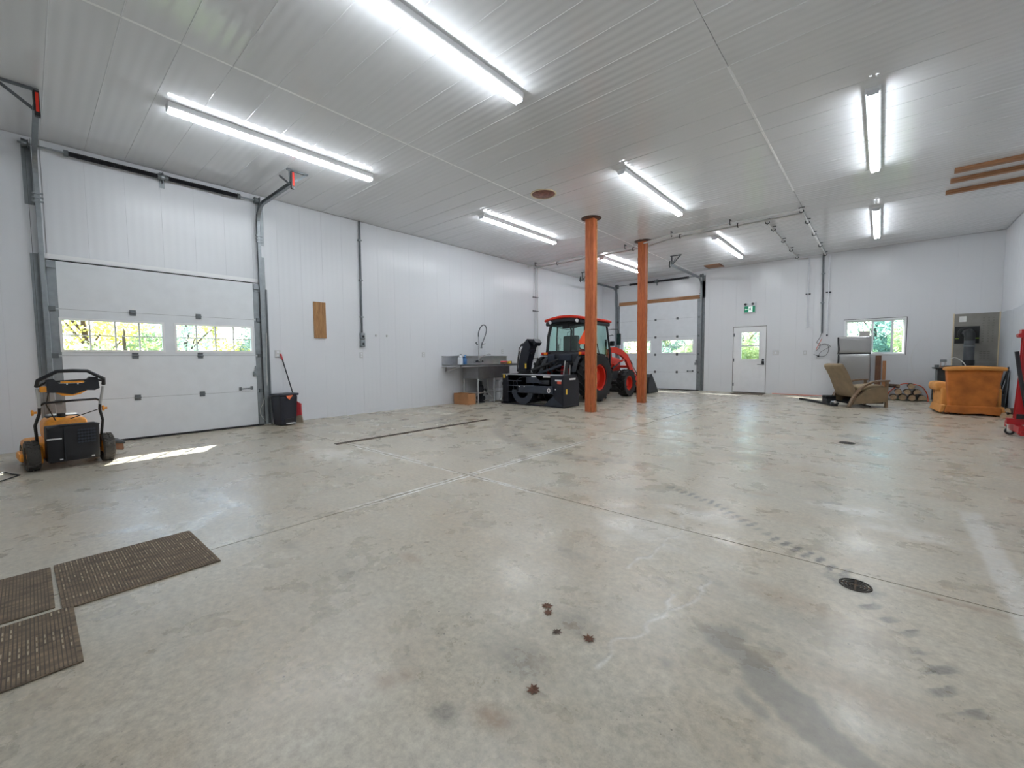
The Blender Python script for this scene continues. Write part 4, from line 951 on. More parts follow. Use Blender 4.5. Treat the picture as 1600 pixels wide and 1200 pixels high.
ww(MB().tube([(-7.945, 7.94, 1.55), (-7.94, 7.90, 1.46), (-7.94, 7.895, 1.40)], [.02, .018, .026], 10), 'spray_head', 'galv_dark', f, 40); ww(MB().bar((-7.93, 7.93, 1.49), (-7.92, 8.02, 1.53), .012, .01), 'spray_lever', 'chrome', f); ww(MB().bar((-8.08, 7.85, 1.5), (-8.0, 7.85, 1.5), .016, .016).cyl((-8.02, 7.79, 1.52), (-8.02, 7.79, 1.56), .02, n=8), 'wall_bracket', 'galv_dark', f)
def jug(label, x, y, mt, capm, s=1):
    t = thing('jug', label, 'jug', (x, y, .981), .5, 'jugs on the sink')
    MB().rbox(-.05*s, .05*s, -.07*s, .07*s, 0, .17*s, .02, fn=lambda p: (p.x, p.y, p.z)).build('body', mt, t, 40); MB().tube([(0, -.02, .16*s), (0, .03, .20*s), (0, .045, .225*s)], [.045*s, .026*s, .02*s], 10).build('neck', mt, t, 40); MB().cyl((0, .045, .222*s), (0, .052, .245*s), .022*s, n=12).build('cap', capm, t, 40)
jug('white plastic jug with dark cap on the left drainboard of the sink', -7.80, 7.02, 'white_plastic', 'charcoal', 1.02); jug('blue plastic jug beside the white one on the sink', -7.84, 7.20, 'blue_plastic', 'blue_plastic', .98)
t = thing('tool_case', 'small dark red box on the right end of the sink', 'box', (-7.80, 8.62, .981)); MB().rbox(-.06, .06, -.08, .08, 0, .07, .01).build('case', 'dark_plank', t, 40); MB().rbox(-.062, .062, -.082, .082, .045, .075, .01).build('lid', 'red_plastic', t, 40)
t = thing('sponge_pack', 'small yellow and black pack on the right end of the sink, beside the red box', 'box', (-7.80, 8.83, .981)); MB().rbox(-.05, .05, -.05, .05, 0, .07, .012).build('pack', 'sticker_yellow', t, 40); MB().rbox(-.04, .04, .05, .08, 0, .075, .01).build('grip', 'black_plastic', t, 40)
# cardboard box under the left drainboard
t = thing('cardboard_box', 'open brown cardboard box on the floor under the left drainboard of the sink', 'box', (-7.785, 7.135, 0), 0.0)
m = MB()
for a in ((-.265, .265, -.125, -.12), (-.265, .265, .12, .125), (-.265, -.26, -.12, .12), (.26, .265, -.12, .12)): m.box(a[0], a[1], a[2], a[3], .001, .27)
m.box(-.26, .26, -.12, .12, .001, .006); m.build('box', 'cardboard', t); MB().box(-.258, .258, -.118, .118, .2, .204).build('inner_flap', 'cardboard', t)
# things under the sink
t = thing('pump', 'black pump standing on the floor beneath the sink basin', 'pump', (-7.72, 7.62, 0))
MB().lathe([(.0, 0), (.11, 0), (.11, .03), (.07, .05), (.07, .2), (.085, .22), (.085, .42), (.05, .46), (.05, .55), (.0, .56)], (0, 0, 0), 'z', 18).build('body', 'black_plastic', t, 40); MB().tube([(.05, 0, .33), (.16, .02, .36), (.2, .05, .2)], .02, 8).build('hose', 'charcoal', t, 40); MB().cyl((-.1, .0, .12), (.12, 0, .12), .06, n=14).build('motor', 'charcoal', t, 40)
t = thing('canister', 'white plastic canister with a black emblem under the right sink basin', 'canister', (-7.66, 8.33, 0))
MB().rbox(-.12, .12, -.16, .16, .002, .34, .03).build('body', 'white_plastic', t, 40); MB().rbox(-.1, .1, -.13, .13, .33, .55, .03).build('upper', 'white_plastic', t, 40); MB().rbox(.095, .125, -.05, .07, .42, .50, .01).build('emblem', 'black_plastic', t, 40); MB().tube([(.1, -.1, .2), (.18, -.16, .1), (.16, -.22, .03)], .018, 8).build('hose', 'grey_plastic', t, 40)
t = thing('pipe_trap', 'grey plastic waste pipe trap lying under the sink', 'pipe', (-7.6, 7.92, 0)); MB().tube(smooth_path([(0, -.1, .03), (.0, .05, .04), (-.05, .15, .1), (-.2, .12, .2), (-.22, .05, .62)]), .022, 8).build('trap', 'grey_plastic', t, 40)

# ================================================================== TRACTOR (origin: ground under the rear axle, +y forward)
TX, TY = -6.23, 9.58
T = thing('tractor', 'orange compact tractor with glazed cab and front loader behind the timber posts', 'tractor', (TX, TY, 0))
def tyre(c, r, w, rim, n, side):
    m = MB(); prof = [(rim, -w*.40), (r*.80, -w*.5), (r*.92, -w*.46), (r*.955, -w*.3), (r*.955, w*.3), (r*.92, w*.46), (r*.80, w*.5), (rim, w*.40)]
    m.lathe(prof, c, 'x', 40, True)
    for i in range(n):
        for s in (-1, 1):
            a = 2*PI*(i+(.5 if s > 0 else 0))/n
            R = Matrix.Rotation(a, 3, 'X'); C = Vector(c)
            p = [(s*w*.02, -.5, .955), (s*w*.02, -.16, .955), (s*w*.50, .5, .90), (s*w*.50, .12, .90), (s*w*.02, -.5, 1.0), (s*w*.02, -.22, 1.0), (s*w*.52, .45, .965), (s*w*.52, .17, .965)]
            q = []
            for x, dy, k in p: q.append(tuple(C + R @ Vector((x, dy*r*.38, math.sqrt(max(.01, 1-(dy*.38)**2))*r*k))))
            m.add(q, [(0,2,3,1),(4,5,7,6),(0,1,5,4),(1,3,7,5),(3,2,6,7),(2,0,4,6)])
    o = m.build('tyre', 'rubber', T, 35)
    k = side
    prof = [(rim*1.04, w*.42), (rim*1.04, w*.36), (rim*.9, w*.30), (rim*.88, -w*.05), (rim*.74, -w*.12), (rim*.48, -w*.05), (rim*.44, w*.10), (.0, w*.10)]
    rm = MB().lathe([(a, k*b) for a, b in prof], c, 'x', 32, False, False).build('rim', 'orange_red', o, 40)
    for i in range(6):
        a = 2*PI*i/6; p = Vector(c)+Vector((-k*w*.08, rim*.58*math.cos(a), rim*.55*math.sin(a))); rm_ = MB().cyl(p, p+Vector((k*.03, 0, 0)), .016, n=6)
        rm_.build('wheel_nut', 'black_metal', rm)
    return o
for s in (-1, 1):
    tyre((s*.72, 0, .625), .625, .36, .33, 18, s); tyre((s*.70, 1.80, .395), .395, .27, .21, 16, s)
# running gear
MB().box(-.20, .20, -.28, 1.0, .42, .82).rbox(-.26, .26, -.25, .25, .40, .85, .06).build('transmission', 'black_metal', T)
MB().cyl((-.62, 0, .625), (.62, 0, .625), .12, n=14).build('rear_axle', 'black_metal', T, 40); MB().cyl((-.58, 1.8, .395), (.58, 1.8, .395), .07, n=12).rbox(-.12, .12, 1.68, 1.92, .3, .5, .03).build('front_axle', 'black_metal', T, 40)
MB().box(-.17, .17, .9, 2.35, .48, .72).build('front_frame', 'charcoal', T)
# hood, grille
hd = MB().rbox(-.25, .25, 1.0, 2.42, .72, 1.20, .09, 9, fn=lambda p: (p.x*(1-.12*max(0, (p.y-1.4))), p.y, .72+(p.z-.72)*(1-.16*max(0, p.y-1.2)))).build('hood', 'orange_red', T, 40)
MB().rbox(-.2, .2, 2.38, 2.44, .72, 1.0, .02).build('grille', 'black_plastic', hd, 40)
for s in (-1, 1): MB().box(s*.25-.006, s*.25+.006, 1.2, 1.6, .80, .98).build('side_vent', 'black_plastic', hd)
MB().cyl((.2, 1.5, 1.2), (.2, 1.5, 1.65), .03, n=10).build('exhaust', 'black_metal', T, 40)
# cab: floor, pillars, glass, roof
MB().rbox(-.52, .52, -.25, 1.05, .82, .95, .04).build('cab_floor', 'charcoal', T, 40)
CR = [(-.58, -.32, 1.27), (.58, -.32, 1.27)]
def pillar(n, pts, r=.03): MB().tube(pts, r, 8).build(n, 'black_metal', T, 40)
for s in (-1, 1):
    pillar('rear_pillar', [(s*.55, -.22, .92), (s*.60, -.27, 1.28), (s*.58, -.24, 1.7), (s*.52, -.17, 2.08)], .042)
    pillar('front_pillar', [(s*.58, .98, .55), (s*.60, 1.02, 1.2), (s*.53, .92, 2.08)], .028)
    pillar('centre_pillar', [(s*.60, .18, 1.25), (s*.585, .16, 1.7), (s*.535, .14, 2.08)], .02)
    pillar('roof_rail', [(s*.52, -.17, 2.06), (s*.53, .92, 2.06)], .035)
    pillar('door_sill', [(s*.60, -.25, 1.28), (s*.605, .2, 1.24), (s*.60, .45, .9), (s*.58, .98, .60)], .025)
    MB().add([(s*.598, .20, 1.26), (s*.603, .45, .92), (s*.585, .96, .62), (s*.60, 1.0, 1.2), (s*.532, .9, 2.04), (s*.535, .16, 2.04)], [(0, 1, 2, 3, 4, 5)]).build('door_glass', 'cab_glass', T)
    MB().add([(s*.598, -.25, 1.30), (s*.598, .17, 1.27), (s*.535, .13, 2.04), (s*.52, -.15, 2.04)], [(0, 1, 2, 3)]).build('quarter_glass', 'cab_glass', T)
    MB().tube([(s*.615, .28, 1.5), (s*.63, .30, 1.35), (s*.625, .42, 1.15)], .012, 6).build('grab_rail', 'black_metal', T, 40)
    # fenders over the rear tyres
    m = MB(); n = 12; R1 = .70; vs_ = []
    for i in range(n+1):
        a = math.radians(165-130*i/n)
        for x in (s*.44, s*.56): vs_.append((x, R1*math.cos(a), .60+R1*math.sin(a)))
        for x in (s*.56, s*.44): vs_.append((x, (R1-.025)*math.cos(a), .60+(R1-.025)*math.sin(a)))
    fs = [(0,1,2,3), tuple(4*n+k for k in (3,2,1,0))]
    for i in range(n):
        for k in range(4): fs.append((4*i+k, 4*i+(k+1) % 4, 4*i+4+(k+1) % 4, 4*i+4+k))
    m.add(vs_, fs).build('fender', 'charcoal', T, 40)
    lm = MB().rbox(min(s*.50, s*.68), max(s*.50, s*.68), -.45, -.37, 1.20, 1.28, .015).build('tail_lamp', 'lens_red', T, 40); MB().rbox(min(s*.50, s*.585), max(s*.50, s*.585), -.456, -.40, 1.205, 1.275, .012).build('turn_lens', 'amber', lm, 40)
    MB().rbox(min(s*.48, s*.70), max(s*.48, s*.70), -.42, -.28, 1.165, 1.20, .01).build('lamp_shelf', 'silver_paint' if s < 0 else 'charcoal', T, 40)
    MB().tube([(s*.56, .95, 1.88), (s*.70, 1.02, 1.90), (s*.82, 1.05, 1.88), (s*.84, 1.05, 1.75)], .009, 6).build('mirror_arm', 'black_metal', T, 40)
    mm = MB().rbox(s*.84-.06, s*.84+.06, 1.02, 1.07, 1.46, 1.78, .02).build('mirror', 'black_plastic', T, 40); MB().rbox(s*.84-.05, s*.84+.05, 1.012, 1.02, 1.48, 1.76, .004).build('mirror_glass', 'cab_glass', mm, 40)
    MB().rbox(s*.66-.06, s*.66+.06, .98, 1.06, 1.44, 1.58, .02).build('work_lamp', 'black_plastic', T, 40); MB().tube([(s*.60, .95, 1.72), (s*.67, 1.0, 1.74), (s*.70, 1.0, 1.72)], .012, 6).build('lamp_bracket', 'black_metal', T, 40)
pillar('rear_header', [(-.52, -.17, 2.05), (.52, -.17, 2.05)], .065); pillar('rear_sill', [(-.60, -.27, 1.28), (.60, -.27, 1.28)], .035); pillar('front_header', [(-.53, .92, 2.06), (.53, .92, 2.06)], .03)
MB().add([(-.57, -.262, 1.31), (.57, -.262, 1.31), (.49, -.17, 2.03), (-.49, -.17, 2.03)], [(0, 1, 2, 3)]).build('rear_glass', 'cab_glass', T); MB().add([(-.55, 1.0, 1.1), (.55, 1.0, 1.1), (.50, .92, 2.03), (-.50, .92, 2.03)], [(0, 1, 2, 3)]).build('windshield', 'cab_glass', T)
MB().tube([(.14, -.255, 1.3), (.13, -.205, 1.85), (.06, -.19, 1.97), (.22, -.19, 1.99)], .025, 6).build('rear_window_divider', 'black_metal', T, 40)
MB().rbox(-.14, .05, -.22, -.18, 1.90, 2.02, .01).build('wiper_motor', 'black_plastic', T, 40); MB().bar((-.3, -.26, 1.93), (.1, -.235, 1.86), .012, .012).build('wiper', 'black_metal', T)
rf = MB().rbox(-.60, .60, -.36, 1.02, 2.06, 2.17, .04, 9, fn=lambda p: (p.x, p.y, p.z-.25*p.x*p.x)).build('roof_liner', 'black_plastic', T, 40)
MB().rbox(-.63, .63, -.38, 1.06, 2.165, 2.235, .03, 9, fn=lambda p: (p.x, p.y, p.z-.22*p.x*p.x-.03*max(0, p.y-.6))).build('roof', 'orange_red', T, 40)
for s in (-1, 1):
    wlp = MB().cyl((s*.42, -.33, 2.09), (s*.42, -.39, 2.07), .055, n=14).build('rear_work_light', 'black_plastic', T, 40); MB().cyl((s*.42, -.39, 2.07), (s*.42, -.396, 2.068), .047, n=14).build('lens', 'lens_clear', wlp, 40)
MB().prism([(.62, 1.84), (.42, 1.52), (.46, 1.47), (.78, 1.47), (.82, 1.52)], 'y', -.335, -.33).build('slow_vehicle_triangle', 'smv_orange', T); MB().bar((.58, -.33, 1.6), (.58, -.25, 1.6), .05, .05).build('triangle_bracket', 'black_metal', T)
# rear body, panels, seat, steering wheel
MB().rbox(-.46, .46, -.36, -.2, .92, 1.27, .03).build('rear_panel', 'charcoal', T, 40); MB().rbox(-.14, .24, -.40, -.35, 1.05, 1.22, .015).build('hitch_cover', 'slate_metal', T, 40); MB().rbox(-.46, -.24, -.46, -.40, .96, 1.22, .012).build('junction_box', 'slate_metal', T, 40)
MB().rbox(-.24, .24, .02, .5, 1.05, 1.2, .05).build('seat', 'seat_dark', T, 40); MB().rbox(-.23, .23, -.08, .06, 1.15, 1.72, .05).build('seat_back', 'seat_dark', T, 40)
MB().tube([(.19*math.cos(a), .72+.12*math.sin(a), 1.50+.14*math.sin(a)) for a in [2*PI*i/20 for i in range(20)]], .014, 6, True).build('steering_wheel', 'black_plastic', T, 40); MB().cyl((0, .95, 1.1), (0, .72, 1.5), .03, n=8).build('steering_column', 'black_plastic', T, 40)
# three-point hitch
for s in (-1, 1):
    MB().bar((s*.28, -.2, .5), (s*.38, -.95, .42), .03, .07).build('lower_link', 'black_metal', T); MB().bar((s*.30, -.25, 1.0), (s*.36, -.62, .96), .05, .06).build('lift_arm', 'black_metal', T); MB().cyl((s*.36, -.62, .95), (s*.36, -.66, .46), .02, n=8).build('lift_rod', 'steel_dull' if s > 0 else 'black_metal', T, 40)
MB().cyl((-.05, -.3, .95), (-.02, -.98, .80), .028, n=10).build('top_link', 'black_metal', T, 40); MB().cyl((0, -.25, .58), (0, -.85, .45), .06, n=12).build('pto_shaft', 'black_plastic', T, 40)
MB().tube([(.25, -.36, 1.1), (.4, -.5, .95), (.42, -.55, .7), (.36, -.6, .5)], .014, 6).tube([(-.2, -.36, 1.0), (-.25, -.5, .9), (-.1, -.5, .8), (.1, -.4, .75)], .014, 6).tube([(.05, -.38, .95), (.15, -.5, .88), (.3, -.48, .9), (.22, -.36, .7)], .012, 6).build('hydraulic_hoses', 'cord_black', T, 40)
for x in (-.12, -.02, .08): MB().cyl((x, -.36, .9), (x, -.43, .9), .02, n=8).build('coupler', 'red_paint' if x > -.05 else 'steel_dull', T, 40)
MB().rbox(-.12, .12, -.34, -.26, .45, .85, .02).build('rear_housing', 'red_paint', T, 40)
# front loader
for s in (-1, 1):
    MB().prism([(1.02, .78), (1.28, .78), (1.24, 1.05), (1.22, 1.36), (1.04, 1.36)], 'x', s*.50-.035, s*.50+.035).build('loader_post', 'orange_red', T)
    a = [(1.06, 1.40), (1.30, 1.42), (1.75, 1.34), (2.10, 1.18), (2.40, .82), (2.95, .30), (2.85, .22), (2.28, .70), (1.98, 1.04), (1.68, 1.18), (1.30, 1.26), (1.06, 1.26)]
    MB().prism(a, 'x', s*.58-.035, s*.58+.035).build('loader_arm', 'orange_red', T)
    MB().bar((s*.58, 1.24, .92), (s*.58, 1.95, 1.08), .05, .05).build('brace', 'orange_red', T)
    cy = MB().cyl((s*.58, 1.18, .82), (s*.58, 1.62, 1.0), .035, n=10).build('lift_cylinder', 'black_metal', T, 40); MB().cyl((s*.58, 1.62, 1.0), (s*.58, 1.95, 1.12), .02, n=8).build('rod', 'hydraulic', cy, 40)
    cy = MB().cyl((s*.52, 2.15, 1.22), (s*.52, 2.55, .92), .03, n=10).build('tilt_cylinder', 'black_metal', T, 40); MB().cyl((s*.52, 2.55, .92), (s*.52, 2.9, .62), .018, n=8).build('rod', 'hydraulic', cy, 40)
    MB().box(s*.44-.03, s*.44+.03, .95, 1.25, .45, .82).build('mount_plate', 'black_metal', T)
MB().cyl((-.58, 2.35, .85), (.58, 2.35, .85), .04, n=10).build('cross_tube', 'orange_red', T, 40)
prof = [(2.98, .06), (2.95, .30), (3.02, .50), (3.12, .60), (3.16, .60), (3.06, .48), (3.0, .30), (3.02, .10), (3.10, .045), (3.72, .03), (3.74, .015), (3.05, .012)]
bk_ = MB().prism(prof, 'x', -.87, .87).build('bucket', 'black_metal', T)
for s in (-1, 1): MB().prism([(2.98, .02), (2.97, .30), (3.10, .60), (3.18, .62), (3.45, .35), (3.72, .02)], 'x', s*.87-.008, s*.87+.008).build('bucket_side', 'charcoal', bk_)
for s in (-.55, .55): MB().bar((s, 2.85, .3), (s, 2.99, .3), .06, .2).build('bucket_ear', 'black_metal', bk_)
for s in (-1, 1): MB().box(s*.5-.12, s*.5+.12, .55, .85, .40, .44).box(s*.5-.12, s*.5-.10, .55, .85, .40, .8).build('step', 'black_metal', T)

# ================================================================== SNOW BLOWER on the three-point hitch
B0 = thing('snow_blower', 'black rear-mounted snow blower with a tall chute, hitched behind the tractor', 'snow blower', (TX, 7.84, 0))
for s in (-1, 1): MB().prism([(0, .02), (.06, .0), (.66, .0), (.66, .55), (.55, .74), (.0, .74)], 'x', s*.905-.008, s*.905+.008).build('side_plate', 'navy_metal', B0); MB().rbox(s*.93-.015, s*.93+.015, -.04, .5, .002, .05, .01).build('skid_shoe', 'black_metal', B0, 40)
MB().prism([(0, .735), (.55, .735), (.66, .55), (.66, .05), (.64, .05), (.64, .54), (.54, .72), (0, .72)], 'x', -.897, .897).build('housing_shell', 'navy_metal', B0)
MB().box(-.90, .90, -.012, .02, .725, .75).build('top_edge', 'silver_paint', B0)
MB().box(-.90, .90, -.01, .05, .005, .03).build('cutting_edge', 'navy_metal', B0)
# rear frame: side boxes, grid bars, cross beam, corner panel
MB().box(-.897, -.72, -.005, .02, .05, .72).build('left_panel', 'navy_metal', B0); MB().prism([(.58, .72), (.897, .72), (.897, .06), (.70, .18), (.58, .34)], 'y', -.006, .02).build('right_panel', 'navy_metal', B0)
for z in (.57, .45, .30): MB().box(-.74, -.30, -.012, .025, z, z+.022).build('grid_bar', 'slate_metal', B0)
for x in (-.73, -.56, -.44): MB().box(x, x+.022, -.008, .022, .30, .59).build('grid_bar', 'navy_metal', B0)
bm_ = MB().rbox(-.36, .66, -.06, .06, .30, .48, .012).build('drive_beam', 'slate_metal', B0, 40)
m = MB().lathe([(.030, -.066), (.052, -.066), (.052, -.058), (.030, -.058)], (0, 0, 0), 'y', 20, True); m.v = [(p[0]*.8+.56, p[1], p[2]*1.1+.385) for p in m.v]; m.build('ring_emblem', 'sticker_white', bm_, 40)
MB().box(.69, .72, -.012, -.005, .40, .43).build('bolt', 'sticker_white', B0)
for x in (-.32, -.16): MB().cyl((x, -.066, .45), (x, -.058, .45), .014, n=8).build('bolt', 'sticker_white', bm_)
# impeller drum, half ring and fan inside
MB().lathe([(.31, .04), (.33, .04), (.33, .5), (.31, .5)], (-.25, 0, .36), 'y', 32, True).build('impeller_drum', 'navy_metal', B0, 40)
m = MB(); n = 16; out = [(-.25+.33*math.cos(PI+PI*i/n), .36+.34*math.sin(PI+PI*i/n)) for i in range(n+1)]; inn = [(-.25+.19*math.cos(PI+PI*i/n), .36+.19*math.sin(PI+PI*i/n)) for i in range(n, -1, -1)]
m.prism(out+inn, 'y', -.03, .01); m.build('drum_ring', 'slate_metal', B0)
for i in range(5):
    a = 2*PI*i/5+.3; MB().obox((-.25+.16*math.cos(a), .2, .36+.16*math.sin(a)), (.26, .16, .014), Matrix.Rotation(-a, 3, 'Y')).build('impeller_blade', 'black_metal', B0)
# augers: ribbon helices left and right
for s in (-1, 1):
    m = MB(); n = 60; vs_ = []
    for i in range(n+1):
        a = s*2*PI*2.2*i/n; x = s*(.10+.78*i/n)
        for r in (.13, .21): vs_.append((x, .34+r*math.cos(a), .24+r*math.sin(a)))
        for r in (.21, .13): vs_.append((x+.012, .34+r*math.cos(a), .24+r*math.sin(a)))
    fs = []
    for i in range(n):
        for k in range(4): fs.append((4*i+k, 4*i+(k+1) % 4, 4*i+4+(k+1) % 4, 4*i+4+k))
    m.add(vs_, fs); m.cyl((s*.08, .34, .24), (s*.89, .34, .24), .03, n=8); m.build('auger', 'black_metal', B0, 40)
MB().rbox(-.09, .09, .2, .46, .15, .36, .03).build('gearbox', 'charcoal', B0, 40)
# deflector triangle lower right
MB().prism([(.62, .26), (.88, .05), (.88, .03), (.35, .03)], 'y', .03, .05).build('deflector_plate', 'slate_metal', B0)
MB().rbox(.18, .5, .04, .3, .5, .62, .03).build('guard', 'charcoal', B0, 40); MB().prism([(-.15, .70), (.1, .70), (.32, .54), (-.15, .54)], 'y', .01, .03).build('sweep_plate', 'slate_metal', B0)
# chute
MB().lathe([(.10, .74), (.19, .74), (.19, .765), (.15, .78), (.15, .82), (.13, .84), (.1, .84)], (-.42, .28, 0), 'z', 24).build('chute_ring', 'black_metal', B0, 40)
def quad_duct(name, secs, mt):
    m = MB(); vs_ = []
    for c, w, d, ax in secs:
        c = Vector(c); ax = Vector(ax).normalized(); sx = Vector((1, 0, 0)) - ax*ax.x; sx.normalize(); sy = ax.cross(sx)
        for a, b in ((-1, -1), (1, -1), (1, 1), (-1, 1)): vs_.append(tuple(c+sx*a*w/2+sy*b*d/2))
    k = len(secs); fs = [(0,1,2,3), tuple(4*(k-1)+j for j in (3,2,1,0))]
    for i in range(k-1):
        for j in range(4): fs.append((4*i+j, 4*i+(j+1) % 4, 4*i+4+(j+1) % 4, 4*i+4+j))
    return m.add(vs_, fs).build(name, mt, B0)
quad_duct('chute', [((-.44, .28, .78), .25, .22, (.1, 0, 1)), ((-.39, .28, 1.05), .26, .22, (.2, 0, 1)), ((-.31, .28, 1.30), .27, .22, (.35, 0, 1)), ((-.22, .28, 1.42), .25, .22, (.75, 0, .6))], 'navy_metal')
quad_duct('chute_deflector', [((-.30, .27, 1.36), .27, .25, (.5, 0, .8)), ((-.18, .27, 1.50), .22, .25, (.9, 0, .5)), ((-.05, .27, 1.52), .14, .25, (1, 0, -.1)), ((.0, .27, 1.46), .10, .24, (.8, 0, -.6))], 'navy_metal')
MB().tube([(-.60, .2, .80), (-.55, .17, 1.12), (-.50, .17, 1.38), (-.40, .17, 1.46), (-.30, .15, 1.50)], .012, 6).build('deflector_rod', 'black_metal', B0, 40); MB().tube([(-.57, .16, .85), (-.48, .16, 1.30)], .010, 6).build('chute_hose', 'cord_black', B0, 40); MB().tube([(-.47, .17, 1.40), (-.42, .15, 1.47), (-.36, .15, 1.49), (-.34, .15, 1.45)], .012, 6).build('handle_loop', 'black_metal', B0, 40)
MB().box(-.32, -.27, .158, .165, .88, 1.0).build('sticker', 'sticker_yellow', B0); MB().cyl((-.12, .16, 1.24), (-.06, .13, 1.23), .012, n=6).build('pivot_bolt', 'black_metal', B0)
c = MB().cyl((-.20, .3, .82), (.12, .5, .98), .028, n=10).build('chute_cylinder', 'black_metal', B0, 40); MB().cyl((.12, .5, .98), (.28, .6, 1.06), .016, n=8).build('rod', 'hydraulic', c, 40)
MB().bar((-.25, .3, .84), (.34, .62, 1.10), .04, .03).build('control_link', 'charcoal', B0); MB().bar((-.05, .35, .76), (.42, .66, .96), .035, .05).build('control_link', 'slate_metal', B0)
# hitch mast, stickers
for s in (-1, 1): MB().bar((s*.2, .64, .4), (s*.08, .66, 1.0), .05, .03).build('hitch_mast', 'black_metal', B0); MB().bar((s*.38, .6, .3), (s*.38, .8, .45), .03, .1).build('hitch_lug', 'black_metal', B0)
MB().rbox(.60, .66, .5, .6, .7, 1.02, .02).build('lever_box', 'black_metal', B0, 40); MB().bar((.72, .3, .74), (.74, .34, 1.06), .02, .02).build('hydraulic_lever', 'steel_dull', B0)
for x, w, z, mt_, nm in ((-.88, .07, .64, 'sticker_yellow', 'reflector'), (-.77, .03, .69, 'sticker_white', 'sticker'), (.02, .14, .675, 'sticker_white', 'sticker'), (.36, .2, .675, 'sticker_white', 'sticker'), (.70, .18, .60, 'sticker_white', 'sticker'), (.76, .11, .54, 'sticker_red', 'sticker')):
    MB().box(x, x+w, -.016, -.0125, z, z+(.09 if nm == 'reflector' else .035 if mt_ == 'sticker_white' else .06)).build(nm, mt_, B0)
MB().box(.914, .918, .1, .16, .3, .42).build('sticker', 'sticker_yellow', B0); MB().box(.914, .918, .25, .5, .62, .66).build('sticker', 'sticker_white', B0)

# ================================================================== BACK-RIGHT CORNER
# fridge
t = thing('refrigerator', 'stainless top-freezer refrigerator standing under the back window', 'refrigerator', (-.52, 14.25, 0))
MB().box(-.335, .335, -.24, .36, .03, 1.60).build('body', 'charcoal', t)
fz = MB().rbox(-.335, .335, -.32, -.245, 1.185, 1.615, .025, 9).build('freezer_door', 'fridge_steel', t, 40); fd = MB().rbox(-.335, .335, -.32, -.245, .08, 1.165, .025, 9).build('fridge_door', 'fridge_steel', t, 40)
MB().box(-.33, .33, -.30, -.246, 1.165, 1.185).build('door_gap', 'black_plastic', t)
MB().tube(smooth_path([(-.325, -.325, 1.60), (-.318, -.345, 1.45), (-.30, -.37, 1.30), (-.305, -.37, 1.20)]), .016, 8).build('handle', 'black_plastic', fz, 40); MB().tube(smooth_path([(-.305, -.37, 1.15), (-.30, -.37, 1.0), (-.315, -.345, .80), (-.325, -.325, .66)]), .016, 8).build('handle', 'black_plastic', fd, 40)
MB().box(.23, .30, -.324, -.32, 1.565, 1.575).build('name_strip', 'black_plastic', fz); MB().box(-.32, .32, -.27, .3, .001, .07).build('kick_plate', 'black_plastic', t)
t = thing('carton', 'small grey carton lying on top of the refrigerator', 'carton', (-.325, 14.2, 1.617), .05)
MB().box(-.10, .10, -.12, .12, .0, .115).build('box', 'grey_card', t); MB().box(-.102, .102, -.122, .122, .1, .13).build('lid', 'grey_card', t)
# planks leaning between fridge and chair
for x, y, w, h, mt_, lab in ((-.035, 14.50, .12, 1.12, 'dark_plank', 'dark brown plank leaning on the back wall beside the refrigerator'), (.085, 14.56, .07, .98, 'orange_plank', 'shorter orange-brown plank leaning on the back wall below the window')):
    m = MB().box(-w/2, w/2, -.019, .019, 0, h); o = m.build('plank', mt_); o.location = (x, y, .003); o.rotation_euler = (-.09, 0, 0); tag(o, lab, 'plank')
# tan recliner (local +x = facing direction)
t = thing('recliner', 'tan suede recliner with curved wooden arms, turned toward the window', 'recliner', (-.38, 12.12, 0), math.radians(38))
m = MB().rbox(-.06, .07, -.27, .27, 0, .80, .06, 9, fn=lambda p: (p.x - .03*math.cos(p.z*5), p.y*(1-.05*p.z), p.z)); m.xf(Matrix.Translation((-.16, 0, .24)) @ Matrix.Rotation(math.radians(-30), 4, 'Y')); m.build('backrest', 'tan_suede', t, 40)
m = MB().rbox(-.16, .40, -.27, .27, .36, .47, .05, 9, fn=lambda p: (p.x, p.y, p.z+.06*(p.x-.1))); m.build('seat', 'tan_suede_light', t, 40)
for s in (-1, 1):
    y0, y1 = s*.30-.03, s*.30+.03
    MB().prism([(-.30, .06), (-.22, .22), (-.05, .37), (.18, .43), (.40, .44), (.42, .12), (.15, .10), (-.12, .09)], 'y', y0, y1).build('side_panel', 'tan_suede', t)
    p = smooth_path([(-.36, s*.30, .02), (-.28, s*.30, .20), (-.16, s*.30, .38), (.0, s*.30, .50), (.2, s*.30, .565), (.45, s*.30, .575)], 6)
    m = MB()
    for a, b in zip(p, p[1:]): m.bar(a, b, .07, .036)
    m.build('arm', 'arm_wood', t); MB().bar((.41, s*.30, .0), (.41, s*.30, .56), .05, .03).build('front_leg', 'arm_wood', t)
MB().box(-.10, .38, -.27, .27, .08, .14).build('base_frame', 'black_metal', t); MB().rbox(.36, .42, -.26, .26, .12, .40, .02).build('footrest', 'tan_suede', t, 40)
MB().bar((-.32, -.28, .12), (.1, -.28, .02), .03, .03).bar((-.32, .28, .12), (.1, .28, .02), .03, .03).bar((-.30, -.28, .1), (-.30, .28, .1), .03, .03).build('recline_mechanism', 'black_metal', t)
